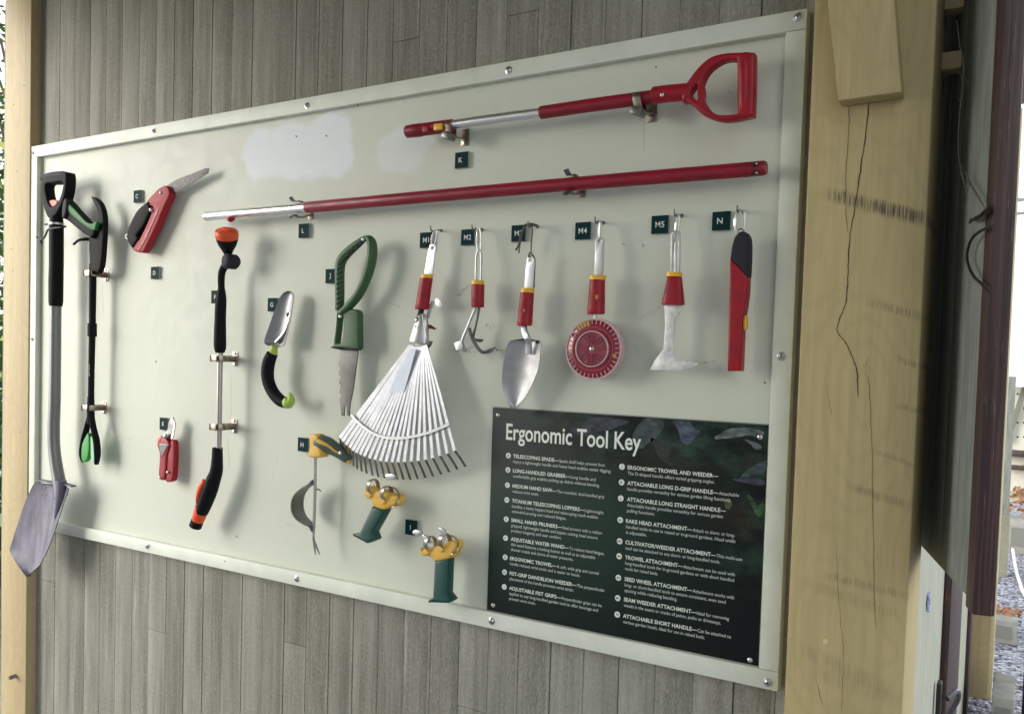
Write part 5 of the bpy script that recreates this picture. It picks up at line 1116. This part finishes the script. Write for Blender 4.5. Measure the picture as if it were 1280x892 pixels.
def ringd(b, r0, r1, y0, y1, seg=64):
    v = []; 
    for k in range(seg):
        a = 2 * math.pi * k / seg
        for r_, y_ in ((r0, y0), (r1, y0), (r1, y1), (r0, y1)): v.append(wc + Vector((math.cos(a) * r_, -y_, math.sin(a) * r_)))
    b.add(v, [(4 * k + j, 4 * k + (j + 1) % 4, 4 * ((k + 1) % seg) + (j + 1) % 4, 4 * ((k + 1) % seg) + j) for k in range(seg) for j in range(4)])
mk('wheel_disc', M_WR, wh, lambda b: b.lathe(wc, (0, -1, 0), [(-.010, RW * .94), (.006, RW * .94), (.009, RW * .86), (.009, RW * .6), (.010, RW * .1)], 64))
mk('outer_rim', M_CLEAR, wh, lambda b: ringd(b, RW * .945, RW, -.010, .008), ang=30)
mk('inner_rim', M_CLEAR, wh, lambda b: ringd(b, RW * .55, RW * .585, .006, .015), ang=30)
mk('middle_rim', mat('wheel_red_pale', (.42, .09, .10), .3), wh, lambda b: ringd(b, RW * .70, RW * .72, .006, .0105), ang=30)
mk('hopper_lid', mat('wheel_mauve', (.30, .07, .09), .2, coat=.6, var=.5, vscale=90), wh, lambda b: b.lathe(wc + Vector((0, -.0095, 0)), (0, -1, 0), [(0, RW * .53), (.003, RW * .52), (.004, RW * .05)], 40))
for k in range(36):
    a = R(k * 10 + 3)
    if 99 < math.degrees(a) % 360 < 134: continue
    mk('rim_cleat', M_CLEAR, wh, lambda b: b.obox(wc + Vector((math.cos(a) * RW * .875, -.0098, math.sin(a) * RW * .875)), (math.cos(a), 0, math.sin(a)), (0, 1, 0), (-math.sin(a), 0, math.cos(a)), RW * .065, .0012, .0007))
def f(b):
    v = []
    for k in range(9):
        a = R(97 + k * 4.6)
        for r_ in (.76, .93): v.append(wc + Vector((math.cos(a) * RW * r_, -.0103, math.sin(a) * RW * r_)))
    v2 = [q + Vector((0, .003, 0)) for q in v]; n_ = len(v)
    b.add(v + v2, [(2 * k, 2 * k + 1, 2 * k + 3, 2 * k + 2) for k in range(8)] + [(n_ + 2 * k, n_ + 2 * k + 2, n_ + 2 * k + 3, n_ + 2 * k + 1) for k in range(8)])
mk('yellow_scale', mat('mustard', (.50, .33, .10), .45), wh, f)
for k in range(5):
    a = R(99 + k * 8); mk('scale_mark', M_WR, wh, lambda b: b.obox(wc + Vector((math.cos(a) * RW * .85, -.0106, math.sin(a) * RW * .85)), (math.cos(a), 0, math.sin(a)), (0, 1, 0), (-math.sin(a), 0, math.cos(a)), RW * .08, .0004, .0007))
for k in range(20):
    a = R(k * 18); mk('lid_rib', M_WR, wh, lambda b: b.obox(wc + Vector((math.cos(a) * RW * .32, -.0137, math.sin(a) * RW * .32)), (math.cos(a), 0, math.sin(a)), (0, 1, 0), (-math.sin(a), 0, math.cos(a)), RW * .16, .0006, .0006 if k % 5 else .0025))
mk('seed_port', M_CLEAR, wh, lambda b: (b.lathe(wc + Vector((-RW * .72, -.0095, RW * .46)), (0, -1, 0), [(0, .0062), (.001, .006)], 18)))
mk('seed_port_hole', M_WR, wh, lambda b: (b.lathe(wc + Vector((-RW * .72, -.0106, RW * .46)), (0, -1, 0), [(0, .0036), (.0006, .0034)], 14)))
mk('hub_bolt', M_STEEL, wh, lambda b: dome(b, wc + Vector((0, -.0138, 0)), .0046, .002))
mk('gold_star', mat('gold_print', (.62, .33, .10), .5), wh, lambda b: [b.obox(wc + Vector((RW * .78, -.0098, -RW * .2)), (math.cos(R(a_)), 0, math.sin(R(a_))), (0, 1, 0), (-math.sin(R(a_)), 0, math.cos(R(a_))), .0045, .0006, .0009) for a_ in (0, 60, 120)])
mk('gold_print', M_GOLD, wh, lambda b: [b.obox(P(745.5, 371, .0665), (math.cos(R(a_)), 0, math.sin(R(a_))), (0, 1, 0), (-math.sin(R(a_)), 0, math.cos(R(a_))), .0055, .0004, .0008) for a_ in (30, 90, 150)])
# M5 seam weeder
sm = T('seam_weeder', 'L shaped scraped steel seam weeder under a flared red sleeve', 'weeder', 844, 292, .05)
mk('tang_frame', M_GALV, sm, lambda b: b.plate([(838.6, 291), (841, 288.5), (848, 288.5), (850.3, 291), (849.5, 342), (838, 342)], .054, .004, .001, holes=[[(841.5, 303), (843.5, 301), (846.5, 301), (847.8, 303), (847, 340), (840.6, 340)], [(842, 292), (847, 292), (846, 297), (843, 297)]]))
mk('tang_tube', M_GALV, sm, lambda b: rod(b, [(844.3, 304), (844, 342)], [4, 4.4], .050))
ringy(sm, 833, 852.7, 340.5, 5.5)
mk('sleeve', M_RED, sm, lambda b: rod(b, [(843.5, 345.5), (843.4, 347), (842.5, 362), (841.3, 379), (841.2, 381)], [16, 18.5, 23.5, 29, 27.5], .052, 0, seg=28, rb=.55, power=.7))
Z = lambda pts: zo(3.876, 790, 250, pts)
mk('scraper_blade', M_WORN, sm, lambda b: b.plate(Z([(155, 505), (245, 505), (246, 512), (236, 535), (212, 568), (205, 620), (201, 700), (200, 752), (212, 770), (240, 778), (285, 782), (324, 792), (300, 806), (270, 818), (240, 825), (170, 823), (84, 823), (100, 800), (108, 780), (132, 748), (152, 722), (157, 660), (160, 600), (158, 540)]), .051, .0028, .0005))
# N short handle
sh_ = T('short_handle', 'short red handle with grey top and yellow button', 'handle', 925, 292, .05)
Z = lambda pts: zo(3.876, 790, 250, pts)
grey = Z([(512, 160), (525, 151), (540, 151), (552, 160), (562, 190), (563, 280), (558, 370), (535, 343), (515, 322), (495, 302), (474, 284), (482, 225), (495, 180)])
mk('grey_cap', M_BLKG, sh_, lambda b: b.plate(cr(grey[:7], 3) + grey[7:11] + cr(grey[10:] + grey[:1], 3)[1:], .0672, .0324, .0045, res=4))
redp = Z([(474, 284), (495, 302), (515, 322), (535, 343), (558, 370), (554, 450), (545, 520), (534, 575), (530, 680), (524, 828), (460, 828), (464, 700), (467, 560), (470, 420)])
mk('red_body', M_RED, sh_, lambda b: b.plate([(x_, y_ - (0 if i > 4 else 0)) for i, (x_, y_) in enumerate(redp)], .066, .030, .0042, res=4), ang=50)
mk('yellow_button', M_YEL, sh_, lambda b: b.plate(Z([(537, 562), (548, 560), (553, 566), (553, 615), (548, 624), (537, 625)]), .060, .016, .003, n=3))
mk('hang_eye', M_DSTEEL, sh_, lambda b: rod(b, [(922.5, 291), (923, 287.5), (926, 286), (929, 287.5), (929.5, 291)], 2, .052, 4, seg=8))
